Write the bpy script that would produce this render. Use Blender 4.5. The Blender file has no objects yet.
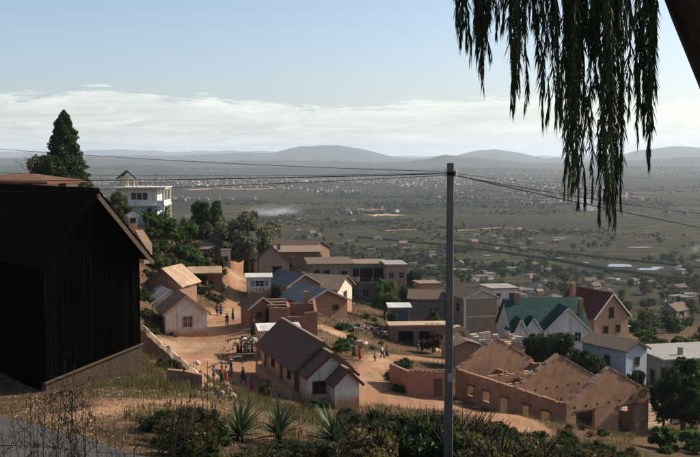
import bpy, bmesh, math, random
import numpy as np
from mathutils import Vector, Matrix, noise as mnoise

# ------------------------------------------------------------------ camera, sky, sun
SC = bpy.context.scene
COL = SC.collection
R = math.radians
FPX, PX0, PY0 = 972.2, 350.0, 228.5          # focal length in pixels of a 700 px wide frame (50 mm)
PITCH = math.atan(68.5 / FPX)
cam_d = bpy.data.cameras.new('camera'); cam = bpy.data.objects.new('camera', cam_d); COL.objects.link(cam)
cam_d.lens = 50; cam_d.sensor_width = 36; cam_d.clip_start = .1; cam_d.clip_end = 90000
cam.location = (0, 0, 0); cam.rotation_euler = (R(90) - PITCH, 0, 0)
SC.camera = cam
SUN_AZ, SUN_EL = R(69), R(33)                 # clockwise from the view direction (+Y)
world = bpy.data.worlds.new('World'); SC.world = world; world.use_nodes = True
wn, wl = world.node_tree.nodes, world.node_tree.links
wn.clear()
w_out = wn.new('ShaderNodeOutputWorld'); w_bg = wn.new('ShaderNodeBackground')
sky = wn.new('ShaderNodeTexSky'); sky.sky_type = 'NISHITA'; sky.sun_disc = False
sky.sun_elevation = SUN_EL; sky.sun_rotation = SUN_AZ
sky.altitude = 1300; sky.air_density = 1.0; sky.dust_density = 4.5; sky.ozone_density = 1.0
w_bg.inputs['Strength'].default_value = .104
tc = wn.new('ShaderNodeTexCoord'); sep = wn.new('ShaderNodeSeparateXYZ'); wl.new(tc.outputs['Generated'], sep.inputs[0])
mp = wn.new('ShaderNodeMapping'); mp.inputs['Scale'].default_value = (7.0, 7.0, 60.0); wl.new(tc.outputs['Generated'], mp.inputs[0])
nz = wn.new('ShaderNodeTexNoise'); nz.inputs['Scale'].default_value = 1.5; nz.inputs['Detail'].default_value = 9; nz.inputs['Roughness'].default_value = .74; nz.inputs['Distortion'].default_value = .6
wl.new(mp.outputs[0], nz.inputs['Vector'])
nz2 = wn.new('ShaderNodeTexNoise'); nz2.inputs['Scale'].default_value = 5; nz2.inputs['Detail'].default_value = 5; wl.new(tc.outputs['Generated'], nz2.inputs['Vector'])
edge = wn.new('ShaderNodeMath'); edge.operation = 'MULTIPLY_ADD'; wl.new(nz2.outputs[0], edge.inputs[0]); edge.inputs[1].default_value = .05; wl.new(sep.outputs['Z'], edge.inputs[2])
edge2 = wn.new('ShaderNodeMath'); edge2.operation = 'MULTIPLY_ADD'; wl.new(nz.outputs[0], edge2.inputs[0]); edge2.inputs[1].default_value = -.045; wl.new(edge.outputs[0], edge2.inputs[2])
band = wn.new('ShaderNodeValToRGB'); wl.new(edge2.outputs[0], band.inputs[0])
e = band.color_ramp.elements
e[0].position = 0.0; e[0].color = (.72, .72, .72, 1); e[1].position = .16; e[1].color = (.0, .0, .0, 1)
for p_, v_ in ((.016, .70), (.042, .56), (.058, .64), (.066, .22), (.09, .06)):
    q = e.new(p_); q.color = (v_, v_, v_, 1)
addn = wn.new('ShaderNodeMath'); addn.operation = 'ADD'; wl.new(nz.outputs[0], addn.inputs[0]); wl.new(band.outputs[0], addn.inputs[1])
cr = wn.new('ShaderNodeMapRange'); cr.inputs['From Min'].default_value = .9; cr.inputs['From Max'].default_value = 1.32
cr.inputs['To Max'].default_value = .9; wl.new(addn.outputs[0], cr.inputs[0])
mixw = wn.new('ShaderNodeMix'); mixw.data_type = 'RGBA'
wl.new(cr.outputs[0], mixw.inputs[0]); wl.new(sky.outputs[0], mixw.inputs[6]); mixw.inputs[7].default_value = (8.1, 7.8, 6.95, 1)
wl.new(mixw.outputs[2], w_bg.inputs['Color']); wl.new(w_bg.outputs[0], w_out.inputs['Surface'])
sun_d = bpy.data.lights.new('sun', 'SUN'); sun_d.energy = 5.0; sun_d.angle = R(.5); sun_d.color = (1, .89, .73)
sun = bpy.data.objects.new('sun', sun_d); COL.objects.link(sun)
sdir = Vector((math.sin(SUN_AZ) * math.cos(SUN_EL), math.cos(SUN_AZ) * math.cos(SUN_EL), math.sin(SUN_EL)))
sun.rotation_euler = sdir.to_track_quat('Z', 'Y').to_euler(); sun.location = sdir * 300
vs = SC.view_settings; vs.view_transform = 'Standard'; vs.look = 'None'; vs.exposure = .56; vs.gamma = 1; vs.use_curve_mapping = False
SC.cycles.use_denoising = True; SC.cycles.volume_max_steps = 96; SC.cycles.volume_step_rate = 2
SC.cycles.max_bounces = 5; SC.cycles.diffuse_bounces = 2; SC.cycles.glossy_bounces = 2; SC.cycles.volume_bounces = 1
SC.cycles.transmission_bounces = 2; SC.cycles.transparent_max_bounces = 6

# ------------------------------------------------------------------ surveying helpers
cp, sp = math.cos(PITCH), math.sin(PITCH)
def at(px, py, Y):
    """point at depth Y seen in the direction of picture position px, py"""
    dx, dz = (px - PX0) / FPX, -(py - PY0) / FPX
    d = (dx, cp + dz * sp, -sp + dz * cp); k = Y / d[1]
    return Vector((d[0] * k, Y, d[2] * k))
def gx(px, Y, py=280): return at(px, py, Y).x
def gz(py, Y): return at(350, py, Y).z
rnd = random.Random(7)
nrg = np.random.default_rng(11)

# ------------------------------------------------------------------ mesh helpers
def uv_box(me):
    """planar UVs in metres on every face: u along the horizontal, v up the slope"""
    nl = len(me.loops)
    if nl == 0: return
    me.uv_layers.new(name='uv')
    ns = np.zeros(len(me.polygons) * 3); me.polygons.foreach_get('normal', ns); ns = ns.reshape(-1, 3)
    tot = np.zeros(len(me.polygons), np.int32); me.polygons.foreach_get('loop_total', tot)
    co = np.zeros(len(me.vertices) * 3); me.vertices.foreach_get('co', co); co = co.reshape(-1, 3)
    li = np.zeros(nl, np.int32); me.loops.foreach_get('vertex_index', li)
    t = np.stack([-ns[:, 1], ns[:, 0], 0 * ns[:, 0]], 1); ln = np.linalg.norm(t, axis=1)
    t[ln < 1e-3] = (1, 0, 0); ln[ln < 1e-3] = 1; t /= ln[:, None]
    b = np.cross(ns, t)
    t = np.repeat(t, tot, 0); b = np.repeat(b, tot, 0); p = co[li]
    uv = np.stack([(p * t).sum(1), (p * b).sum(1)], 1)
    me.uv_layers[0].data.foreach_set('uv', uv.ravel())
def raw_mesh(name, V, F, mat=None, smooth=False, uv=False):
    """mesh from numpy arrays; F is an n x 3 or n x 4 index array"""
    V = np.asarray(V, np.float32); F = np.asarray(F, np.int32)
    me = bpy.data.meshes.new(name); me.vertices.add(len(V)); me.vertices.foreach_set('co', V.ravel())
    n, k = F.shape
    me.loops.add(n * k); me.loops.foreach_set('vertex_index', F.ravel())
    me.polygons.add(n); me.polygons.foreach_set('loop_start', np.arange(n, dtype=np.int32) * k)
    if smooth: me.polygons.foreach_set('use_smooth', np.ones(n, bool))
    me.update(calc_edges=True)
    if mat: me.materials.append(mat)
    if uv: uv_box(me)
    return me
def link(name, me, parent=None, loc=None, rot=None):
    o = bpy.data.objects.new(name, me); COL.objects.link(o)
    if parent: o.parent = parent
    if loc is not None: o.location = loc
    if rot is not None: o.rotation_euler = rot
    return o
def tag(o, label=None, cat=None, group=None, kind=None):
    if label: o['label'] = label
    if cat: o['category'] = cat
    if group: o['group'] = group
    if kind or cat: o['kind'] = kind or 'thing'
    return o
def thing(name, loc, label, cat, rz=0, group=None):
    o = bpy.data.objects.new(name, None); COL.objects.link(o); o.empty_display_size = .2
    o.location = loc; o.rotation_euler = (0, 0, rz)
    return tag(o, label, cat, group)
KIDS = {}
def copy_tree(o, parent=None):
    c = o.copy(); COL.objects.link(c)
    if parent: c.parent = parent
    for ch in list(o.children): copy_tree(ch, c)
    return c
class MB:
    """collects boxes, prisms and tubes; build() makes one mesh object of them"""
    def __init__(s): s.v = []; s.f = []
    def poly(s, pts):
        i = len(s.v); s.v += [tuple(p) for p in pts]; s.f.append(tuple(range(i, i + len(pts))))
    def hexa(s, p):
        """8 points: bottom 0-3 counter-clockwise, top 4-7 above them"""
        i = len(s.v); s.v += [tuple(q) for q in p]
        s.f += [(i+3, i+2, i+1, i), (i+4, i+5, i+6, i+7), (i, i+1, i+5, i+4), (i+1, i+2, i+6, i+5), (i+2, i+3, i+7, i+6), (i+3, i, i+4, i+7)]
        return s
    def box(s, x0, x1, y0, y1, z0, z1):
        return s.hexa([(x0, y0, z0), (x1, y0, z0), (x1, y1, z0), (x0, y1, z0), (x0, y0, z1), (x1, y0, z1), (x1, y1, z1), (x0, y1, z1)])
    def bar(s, a, b, w, h=None, up=(0, 0, 1)):
        a, b = Vector(a), Vector(b); d = (b - a).normalized(); u = Vector(up)
        sx = d.cross(u)
        if sx.length < 1e-4: sx = d.cross(Vector((0, 1, 0)))
        sx.normalize(); u = sx.cross(d); h = h or w
        q = [a - sx*w/2 - u*h/2, a + sx*w/2 - u*h/2, a + sx*w/2 + u*h/2, a - sx*w/2 + u*h/2]
        return s.hexa(q + [x + (b - a) for x in q])
    def tube(s, pts, rad, n=6, cap=True):
        pts = [Vector(p) for p in pts]; rings = []
        if not hasattr(rad, '__len__'): rad = [rad] * len(pts)
        for k, p in enumerate(pts):
            d = (pts[min(k+1, len(pts)-1)] - pts[max(k-1, 0)]).normalized()
            a = d.cross(Vector((.31, .92, .2))).normalized(); b = d.cross(a)
            i = len(s.v); rings.append(i)
            for j in range(n):
                t = 2 * math.pi * j / n; s.v.append(tuple(p + (a * math.cos(t) + b * math.sin(t)) * rad[k]))
        for q in range(len(rings) - 1):
            for j in range(n):
                a0, b0 = rings[q], rings[q+1]
                s.f.append((a0 + j, b0 + j, b0 + (j+1) % n, a0 + (j+1) % n))
        if cap:
            s.f.append(tuple(rings[0] + j for j in range(n))); s.f.append(tuple(rings[-1] + j for j in reversed(range(n))))
        return s
    def loft(s, rings):
        """rings: lists of points, all the same length, closed round; capped"""
        n = len(rings[0]); base = len(s.v)
        for r in rings: s.v += [tuple(p) for p in r]
        for k in range(len(rings) - 1):
            for j in range(n):
                a = base + k*n; b = a + n
                s.f.append((a + j, a + (j+1) % n, b + (j+1) % n, b + j))
        s.f.append(tuple(base + j for j in reversed(range(n)))); s.f.append(tuple(base + (len(rings)-1)*n + j for j in range(n)))
        return s
    def mesh(s, name, mat=None, smooth=False, recalc=False):
        me = bpy.data.meshes.new(name); me.from_pydata(s.v, [], s.f)
        if recalc:
            bm = bmesh.new(); bm.from_mesh(me); bmesh.ops.recalc_face_normals(bm, faces=bm.faces[:]); bm.to_mesh(me); bm.free()
        me.update()
        if smooth: me.polygons.foreach_set('use_smooth', [True] * len(me.polygons))
        if mat: me.materials.append(mat)
        uv_box(me)
        return me
    def build(s, name, mat, parent=None, loc=None, rot=None, smooth=False, recalc=False):
        return link(name, s.mesh(name, mat, smooth, recalc), parent, loc, rot)

# ------------------------------------------------------------------ materials
def newmat(name):
    m = bpy.data.materials.new(name); m.use_nodes = True
    nt = m.node_tree; b = nt.nodes['Principled BSDF']; b.inputs['Specular IOR Level'].default_value = .2
    return m, nt, b
def N(nt, typ, **kw):
    n = nt.nodes.new(typ)
    for k, v in kw.items():
        if k in n.inputs: n.inputs[k].default_value = v
        else: setattr(n, k, v)
    return n
def mixc(nt, fac, a, b, blend='MIX'):
    m = nt.nodes.new('ShaderNodeMix'); m.data_type = 'RGBA'; m.blend_type = blend
    for sock, v in ((0, fac), (6, a), (7, b)):
        if isinstance(v, (int, float)): m.inputs[sock].default_value = v
        elif isinstance(v, tuple): m.inputs[sock].default_value = (*v, 1) if len(v) == 3 else v
        else: nt.links.new(v, m.inputs[sock])
    return m.outputs[2]
def ramp(nt, src, a, b):
    r = N(nt, 'ShaderNodeMapRange'); r.inputs['From Min'].default_value = a; r.inputs['From Max'].default_value = b
    nt.links.new(src, r.inputs[0]); return r.outputs[0]
def noise(nt, scale, vec=None, detail=4, rough=.55, which=0):
    n = N(nt, 'ShaderNodeTexNoise', Scale=scale, Detail=detail, Roughness=rough)
    if vec is not None: nt.links.new(vec, n.inputs['Vector'])
    return n.outputs[which]
def bump(nt, b, src, strength=.3, dist=.05):
    n = N(nt, 'ShaderNodeBump', Strength=strength, Distance=dist); nt.links.new(src, n.inputs['Height']); nt.links.new(n.outputs[0], b.inputs['Normal'])
def mottled(name, c1, c2, scale=2., rough=.9, bmp=.25, stain=None, fine=14., world_pos=False, splash=False):
    m, nt, b = newmat(name)
    t = N(nt, 'ShaderNodeTexCoord'); v = t.outputs['Object']
    if world_pos: v = N(nt, 'ShaderNodeNewGeometry').outputs['Position']
    n1 = noise(nt, scale, v); n2 = noise(nt, fine, v, 3)
    c = mixc(nt, ramp(nt, n1, .35, .65), c1, c2)
    c = mixc(nt, ramp(nt, n2, .3, .75), c, tuple(x * .72 for x in c1))
    if stain:
        mp = N(nt, 'ShaderNodeMapping'); mp.inputs['Scale'].default_value = (1.8, 1.8, .25); nt.links.new(v, mp.inputs[0])
        n3 = noise(nt, 1.3, mp.outputs[0], 5, .65)
        f = ramp(nt, n3, .5, .72); c = mixc(nt, f, c, stain)
        if splash:                       # red earth splashed up the foot of the wall
            sx = N(nt, 'ShaderNodeSeparateXYZ'); nt.links.new(v, sx.inputs[0])
            ma = N(nt, 'ShaderNodeMath', operation='MULTIPLY_ADD'); nt.links.new(n1, ma.inputs[0]); ma.inputs[1].default_value = -1.6; nt.links.new(sx.outputs['Z'], ma.inputs[2])
            c = mixc(nt, ramp(nt, ma.outputs[0], .15, -.75), c, (.34, .19, .11))
    nt.links.new(c, b.inputs['Base Color']); b.inputs['Roughness'].default_value = rough
    bump(nt, b, n2, bmp, .04)
    return m
def bricks(name, c1, c2, mortar, scale=1., bw=.52, rh=.19, stain=(.2, .13, .09)):
    m, nt, b = newmat(name)
    t = N(nt, 'ShaderNodeTexCoord')
    br = N(nt, 'ShaderNodeTexBrick', Scale=scale); br.inputs['Brick Width'].default_value = bw; br.inputs['Row Height'].default_value = rh
    br.inputs['Mortar Size'].default_value = .022; br.inputs['Bias'].default_value = 0
    br.inputs['Color1'].default_value = (*c1, 1); br.inputs['Color2'].default_value = (*c2, 1); br.inputs['Mortar'].default_value = (*mortar, 1)
    nt.links.new(t.outputs['UV'], br.inputs['Vector'])
    n1 = noise(nt, .7, t.outputs['Object'], 7, .72); n2 = noise(nt, 9, t.outputs['Object'], 3)
    c = mixc(nt, ramp(nt, n1, .45, .62), br.outputs['Color'], stain)
    c = mixc(nt, ramp(nt, n2, .4, .8), c, tuple(x * 1.35 for x in c1))
    nt.links.new(c, b.inputs['Base Color']); b.inputs['Roughness'].default_value = .95
    bump(nt, b, br.outputs['Fac'], -.4, .03)
    return m
def tin(name, c1, rust, amount=.5, period=.16, rough=.5):
    m, nt, b = newmat(name)
    t = N(nt, 'ShaderNodeTexCoord')
    w = N(nt, 'ShaderNodeTexWave', wave_type='BANDS', bands_direction='X', Scale=.314 / period, Distortion=0)
    nt.links.new(t.outputs['UV'], w.inputs['Vector'])
    n1 = noise(nt, .9, t.outputs['Object'], 6, .7)
    br = N(nt, 'ShaderNodeTexBrick', Scale=1); br.inputs['Brick Width'].default_value = .85; br.inputs['Row Height'].default_value = 2.2
    br.inputs['Mortar Size'].default_value = .0; br.inputs['Color1'].default_value = (.8, .8, .8, 1); br.inputs['Color2'].default_value = (1.1, 1.1, 1.1, 1)
    nt.links.new(t.outputs['UV'], br.inputs['Vector'])
    c = mixc(nt, ramp(nt, n1, 1 - amount - .1, 1 - amount + .18), c1, rust)
    c = mixc(nt, 1., c, br.outputs['Color'], 'MULTIPLY')
    nt.links.new(c, b.inputs['Base Color']); b.inputs['Roughness'].default_value = rough; b.inputs['Specular IOR Level'].default_value = .15
    bump(nt, b, w.outputs[1] if len(w.outputs) > 1 else w.outputs[0], .5, .03)
    return m
def tiles(name, c1, c2, lichen=(.16, .14, .11), bw=.22, rh=.2):
    m, nt, b = newmat(name)
    t = N(nt, 'ShaderNodeTexCoord')
    br = N(nt, 'ShaderNodeTexBrick', Scale=1); br.inputs['Brick Width'].default_value = bw; br.inputs['Row Height'].default_value = rh
    br.inputs['Mortar Size'].default_value = .018; br.inputs['Color1'].default_value = (*c1, 1); br.inputs['Color2'].default_value = (*c2, 1)
    br.inputs['Mortar'].default_value = (*[x * .35 for x in c1], 1)
    nt.links.new(t.outputs['UV'], br.inputs['Vector'])
    n1 = noise(nt, 1.1, t.outputs['Object'], 6, .68)
    n2 = noise(nt, 5, t.outputs['Object'], 2)
    c = mixc(nt, ramp(nt, n1, .45, .7), br.outputs['Color'], lichen)
    c = mixc(nt, ramp(nt, n2, .5, .8), c, tuple(x * 1.3 for x in c2))
    nt.links.new(c, b.inputs['Base Color']); b.inputs['Roughness'].default_value = .9
    bump(nt, b, br.outputs['Fac'], -.6, .04)
    return m
def foliage(name, c1, c2, scale=1.6, trans=.3):
    m, nt, b = newmat(name)
    nt.nodes.remove(b)
    g = N(nt, 'ShaderNodeNewGeometry'); t = N(nt, 'ShaderNodeTexCoord')
    n1 = noise(nt, scale, t.outputs['Object'], 2)
    c = mixc(nt, ramp(nt, n1, .35, .65), c1, c2)
    at_ = N(nt, 'ShaderNodeAttribute', attribute_name='tint')
    c = mixc(nt, at_.outputs['Fac'], c, tuple(min(1, x * 2.0 + .005) for x in c2))
    oi = N(nt, 'ShaderNodeObjectInfo')
    hs = N(nt, 'ShaderNodeHueSaturation', Saturation=1.0)
    mr = N(nt, 'ShaderNodeMapRange'); mr.inputs['To Min'].default_value = .7; mr.inputs['To Max'].default_value = 1.3
    nt.links.new(oi.outputs['Random'], mr.inputs[0]); nt.links.new(mr.outputs[0], hs.inputs['Value']); nt.links.new(c, hs.inputs['Color'])
    c = hs.outputs[0]
    d = N(nt, 'ShaderNodeBsdfPrincipled', Roughness=.6); d.inputs['Specular IOR Level'].default_value = .0 if name.startswith('far') else .15
    tr = N(nt, 'ShaderNodeBsdfTranslucent'); nt.links.new(c, d.inputs['Base Color'])
    c2_ = mixc(nt, 1., c, (1.2, 1.35, .6), 'MULTIPLY'); nt.links.new(c2_, tr.inputs['Color'])
    mx = N(nt, 'ShaderNodeMixShader'); mx.inputs[0].default_value = trans
    nt.links.new(d.outputs[0], mx.inputs[1]); nt.links.new(tr.outputs[0], mx.inputs[2])
    nt.links.new(mx.outputs[0], nt.nodes['Material Output'].inputs['Surface'])
    return m
M = {}
M['white'] = mottled('white_plaster', (.72, .70, .64), (.60, .57, .50), 1.2, stain=(.34, .28, .21), splash=True)
M['cream'] = mottled('cream_plaster', (.60, .51, .40), (.50, .41, .31), 1.2, stain=(.27, .20, .14), splash=True)
M['dirtywhite'] = mottled('dirty_white_plaster', (.66, .60, .51), (.54, .47, .38), 1.6, stain=(.30, .22, .15), splash=True)
M['tan'] = mottled('tan_render', (.33, .24, .17), (.28, .20, .14), .8, stain=(.22, .16, .11), splash=True)
M['grey'] = mottled('grey_render', (.24, .22, .19), (.17, .155, .135), .9, stain=(.09, .08, .07), splash=True)
M['ochre'] = mottled('ochre_render', (.45, .29, .14), (.36, .23, .12), 1, stain=(.24, .17, .1))
M['paleblue'] = mottled('pale_blue_paint', (.40, .49, .53), (.34, .42, .47), 1, stain=(.28, .32, .33), splash=True)
M['concrete'] = mottled('concrete', (.33, .31, .28), (.25, .235, .21), 2, stain=(.17, .15, .13))
M['poleconc'] = mottled('pole_concrete', (.13, .12, .11), (.085, .078, .072), 3, stain=(.07, .065, .06))
M['mud'] = mottled('red_mud', (.36, .21, .125), (.27, .155, .09), 1.5, bmp=.6, stain=(.20, .12, .075))
M['darkmud'] = mottled('dark_mud', (.095, .06, .04), (.06, .04, .028), 1.5, bmp=.7, stain=(.04, .028, .02))  # mud in a darker brown, for the barn plinth
M['mudpale'] = mottled('pale_mud', (.46, .33, .22), (.38, .26, .165), 1.5, bmp=.6)
M['wood'] = mottled('weathered_wood', (.14, .10, .07), (.09, .065, .045), 4, bmp=.4)
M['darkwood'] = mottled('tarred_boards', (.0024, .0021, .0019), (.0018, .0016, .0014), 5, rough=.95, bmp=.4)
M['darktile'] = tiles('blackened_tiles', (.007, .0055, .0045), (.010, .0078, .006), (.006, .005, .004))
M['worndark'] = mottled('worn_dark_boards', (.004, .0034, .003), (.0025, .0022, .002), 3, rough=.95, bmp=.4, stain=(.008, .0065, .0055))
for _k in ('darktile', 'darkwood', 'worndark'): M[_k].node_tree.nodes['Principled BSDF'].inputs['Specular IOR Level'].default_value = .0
M['redwood'] = mottled('oxide_red_paint', (.16, .05, .035), (.11, .04, .03), 3)
M['dark'] = mottled('dark_interior', (.018, .016, .014), (.012, .011, .010), 3)  # near-black colour painting the shade inside rooms and holes
M['glass'] = newmat('window_glass')[0]; _b = M['glass'].node_tree.nodes['Principled BSDF']; _b.inputs['Base Color'].default_value = (.03, .035, .04, 1); _b.inputs['Roughness'].default_value = .12; _b.inputs['Specular IOR Level'].default_value = .5
M['blueshutter'] = mottled('blue_shutter', (.16, .26, .38), (.12, .2, .3), 3)
M['brick'] = bricks('red_brick', (.22, .098, .06), (.34, .165, .10), (.33, .22, .15))
M['brickpale'] = bricks('pale_brick', (.26, .145, .088), (.34, .195, .12), (.34, .225, .15), stain=(.18, .105, .066))
M['brickdark'] = bricks('dark_brick', (.17, .085, .06), (.22, .11, .07), (.17, .12, .09))
M['tile'] = tiles('clay_tiles', (.20, .115, .075), (.27, .165, .105))
M['tiledark'] = tiles('dark_clay_tiles', (.125, .084, .062), (.18, .118, .085), (.10, .082, .066))
M['tilemaroon'] = tiles('maroon_brown_tiles', (.115, .068, .054), (.165, .098, .075), (.10, .075, .062))
M['tilebrown'] = tiles('brown_tiles', (.20, .135, .095), (.27, .185, .125))
M['thatch'] = tin('rusty_tan_tin', (.38, .27, .175), (.26, .16, .095), .45, .25, .8)
M['tinblue'] = tin('blue_tin', (.060, .076, .098), (.075, .075, .08), .25, .2, .55)
M['tingrey'] = tin('grey_tin', (.20, .215, .23), (.17, .13, .10), .35, .2, .5)
M['tinwhite'] = tin('pale_tin', (.55, .54, .50), (.33, .25, .18), .35, .2, .6)
M['tinrust'] = tin('rust_tin', (.13, .065, .042), (.17, .092, .058), .5, .2, .8)
M['farflat'] = mottled('weathered_roof_slab', (.19, .165, .14), (.14, .12, .10), .6)
M['fartin'] = tin('weathered_tin', (.11, .10, .095), (.12, .085, .065), .5, .3, .9)
M['green'] = tin('green_sheet_roof', (.010, .052, .044), (.014, .042, .036), .3, .3, .7)
M['maroon'] = tin('maroon_sheet_roof', (.105, .022, .018), (.08, .024, .019), .4, .3, .8)
M['maroonwall'] = mottled('salmon_brick_render', (.44, .27, .17), (.38, .22, .14), 1.5)
M['bark'] = mottled('bark', (.09, .07, .05), (.055, .042, .032), 5, bmp=.8)
M['barkdark'] = mottled('dark_bark', (.03, .024, .019), (.018, .015, .012), 5, bmp=.8)
M['stem'] = mottled('dry_stem', (.035, .028, .018), (.022, .018, .012), 8)
M['leaf'] = foliage('leaf_green', (.022, .038, .012), (.042, .062, .019))
M['leafdark'] = foliage('leaf_dark', (.016, .030, .011), (.028, .046, .015))
M['leafbright'] = foliage('leaf_fresh', (.045, .08, .022), (.07, .11, .03), trans=.35)
M['leafgrey'] = foliage('leaf_silver', (.045, .05, .032), (.14, .132, .105), 2.5)
M['leafolive'] = foliage('leaf_olive', (.038, .040, .016), (.065, .06, .026))
M['leafred'] = foliage('leaf_crimson', (.085, .018, .018), (.05, .024, .015))
M['banana'] = foliage('banana_leaf', (.028, .052, .016), (.05, .078, .024), 1, .35)
M['agave'] = foliage('agave_leaf', (.055, .085, .045), (.08, .11, .06), 1, .12)
M['pepper'] = foliage('pepper_leaf', (.010, .017, .006), (.022, .036, .010), 2, .2)
M['drygrass'] = foliage('dry_grass', (.12, .083, .048), (.075, .06, .032), 1.2, .3)
M['grass'] = foliage('green_grass', (.065, .062, .028), (.10, .082, .04), 1.2, .3)
M['farleaf'] = foliage('far_foliage', (.014, .021, .010), (.026, .032, .015), .02, .1)
M['asphalt'] = mottled('asphalt', (.06, .058, .056), (.045, .044, .042), 1.5, bmp=.4)
M['water'] = newmat('paddy_water')[0]; _b = M['water'].node_tree.nodes['Principled BSDF']; _b.inputs['Base Color'].default_value = (.10, .11, .10, 1); _b.inputs['Roughness'].default_value = .22; _b.inputs['Specular IOR Level'].default_value = .6
M['wire'] = newmat('cable')[0]; M['wire'].node_tree.nodes['Principled BSDF'].inputs['Base Color'].default_value = (.012, .012, .013, 1); M['wire'].node_tree.nodes['Principled BSDF'].inputs['Specular IOR Level'].default_value = .05
M['skin'] = mottled('skin', (.09, .048, .03), (.075, .04, .025), 8, .6, 0)
M['hair'] = mottled('hair', (.012, .010, .009), (.009, .008, .007), 8, .6, 0)
def cloth(name, c): M[name] = mottled('cloth_' + name, c, tuple(x * .8 for x in c), 6, .95, .1)
for n_, c_ in dict(cwhite=(.62, .6, .56), cred=(.35, .05, .045), cblue=(.07, .10, .22), cdark=(.035, .033, .035), cgreen=(.07, .14, .09), cpink=(.5, .24, .24), cyellow=(.48, .34, .1), cbrown=(.14, .09, .06), cgrey=(.2, .2, .2), cteal=(.08, .2, .22), bundlecloth=(.34, .22, .18)).items(): cloth(n_, c_)

# ------------------------------------------------------------------ terrain
PLAIN = -92.0
_cp = []
for px, py, Y in (
    (-250, 440, 22), (-100, 457, 20), (60, 457, 22), (150, 457, 24), (0, 420, 30), (100, 405, 33), (42, 393, 40), (140, 373, 43), (-60, 385, 42), (200, 392, 38), (240, 440, 30), (185, 405, 34),
    (350, 470, 30), (450, 480, 32), (560, 480, 34), (700, 480, 36), (850, 480, 36),
    (165, 358, 47), (180, 368, 45.5), (198, 384, 43), (214, 400, 60), (214, 394, 75), (180, 380, 66), (160, 354, 66), (250, 409, 62), (250, 402, 76), (300, 414, 66), (240, 418, 50), (350, 440, 50), (450, 455, 52), (560, 450, 60), (640, 455, 70), (540, 421, 76), (480, 412, 80), (750, 460, 70),
    (190, 335, 119), (215, 372, 99), (250, 395, 89), (240, 350, 110), (300, 400, 86), (120, 330, 110), (350, 415, 84),
    (230, 300, 145), (240, 275, 172), (225, 258, 195), (165, 303, 130), (200, 293, 142), (195, 263, 172), (175, 237, 152), (130, 226, 152), (65, 200, 130), (0, 200, 110),
    (140, 229, 160), (207, 235, 176), (245, 258, 180), (-120, 205, 110), (-60, 260, 70), (80, 290, 90),
    (386, 355, 121), (370, 390, 99), (400, 382, 105), (425, 397, 99), (460, 398, 104), (600, 432, 90), (652, 434, 93),
    (470, 333, 158), (380, 303, 180), (300, 312, 140), (265, 322, 123), (330, 305, 165), (310, 264, 210), (415, 347, 136), (360, 330, 138), (350, 346, 124), (270, 279, 166),
    (550, 356, 141), (600, 348, 166), (625, 390, 118), (680, 400, 103), (690, 440, 86), (500, 340, 140), (520, 385, 110), (800, 400, 110), (760, 360, 150)):
    p = at(px, py, Y); _cp.append((p.x, p.y, p.z))
_cp += [(0, 0, -1.7), (-3, 10, -4.0), (6, 10, -4.3), (-14, 9, -3.6), (20, 12, -5), (0, -10, -1.4), (-30, 20, -5), (40, 30, -10), (-40, 60, -6), (60, 60, -19),
        (-60, 230, -22), (-25, 230, -26), (10, 235, -32), (45, 235, -40), (80, 220, -42), (-110, 200, -12), (120, 180, -36)]
_cp = np.array(_cp)
def _phi(r2): return np.where(r2 > 1e-9, .5 * r2 * np.log(np.maximum(r2, 1e-9)), 0)
_n = len(_cp); _S = 60.0; _xy = _cp[:, :2] / _S
_A = np.zeros((_n + 3, _n + 3))
_A[:_n, :_n] = _phi(((_xy[:, None] - _xy[None]) ** 2).sum(2)) + np.eye(_n) * .0015
_A[:_n, _n] = 1; _A[:_n, _n+1:] = _xy; _A[_n, :_n] = 1; _A[_n+1:, :_n] = _xy.T
_wt = np.linalg.solve(_A, np.r_[_cp[:, 2], 0, 0, 0])
def smooth01(t): t = np.clip(t, 0, 1); return t * t * (3 - 2 * t)
def fbm(x, y, s, oct=4, seed=0):
    """cheap value noise for arrays"""
    out = np.zeros_like(x, dtype=float); amp = 1.0
    for o in range(oct):
        u, v = x / s + 13.7 * o + seed, y / s + 7.1 * o + seed * 1.7
        i, j = np.floor(u), np.floor(v); fu, fv = u - i, v - j
        fu = fu * fu * (3 - 2 * fu); fv = fv * fv * (3 - 2 * fv)
        h = lambda a, b: np.mod(np.sin(a * 127.1 + b * 311.7 + seed * 3.3) * 43758.5453, 1.0)
        out += amp * ((h(i, j) * (1 - fu) + h(i+1, j) * fu) * (1 - fv) + (h(i, j+1) * (1 - fu) + h(i+1, j+1) * fu) * fv - .5)
        amp *= .5; s = s * .5
    return out
RIDGES = [  # distance, breadth, skyline (px, py)
    (24000, 2600, [(-700, 152), (-200, 151), (0, 150), (60, 152), (110, 150.5), (170, 152), (230, 150.5), (300, 153), (420, 157), (540, 156), (620, 154), (900, 152), (1400, 153)]),
    (14500, 2000, [(-700, 160), (-100, 158), (40, 157), (120, 156), (200, 154), (250, 153), (272, 151), (295, 146.5), (318, 144.5), (340, 146), (365, 150), (395, 155.5), (430, 158), (455, 156), (478, 151), (497, 149.5), (515, 152), (545, 157), (590, 158), (620, 155), (642, 150.5), (672, 146.5), (690, 147), (720, 150), (800, 155), (1400, 158)]),
    (9500, 1500, [(-700, 164), (-60, 160), (30, 157.5), (90, 157), (150, 159), (215, 160.5), (290, 160), (360, 162), (410, 161), (445, 155.5), (470, 158), (520, 162), (600, 162), (680, 157.5), (740, 158), (1400, 162)]),
    (6500, 1100, [(-700, 168), (0, 166), (60, 167), (130, 165), (200, 168), (300, 166), (380, 168), (480, 167), (560, 169), (640, 166), (720, 167), (1400, 169)]),
]
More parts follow.
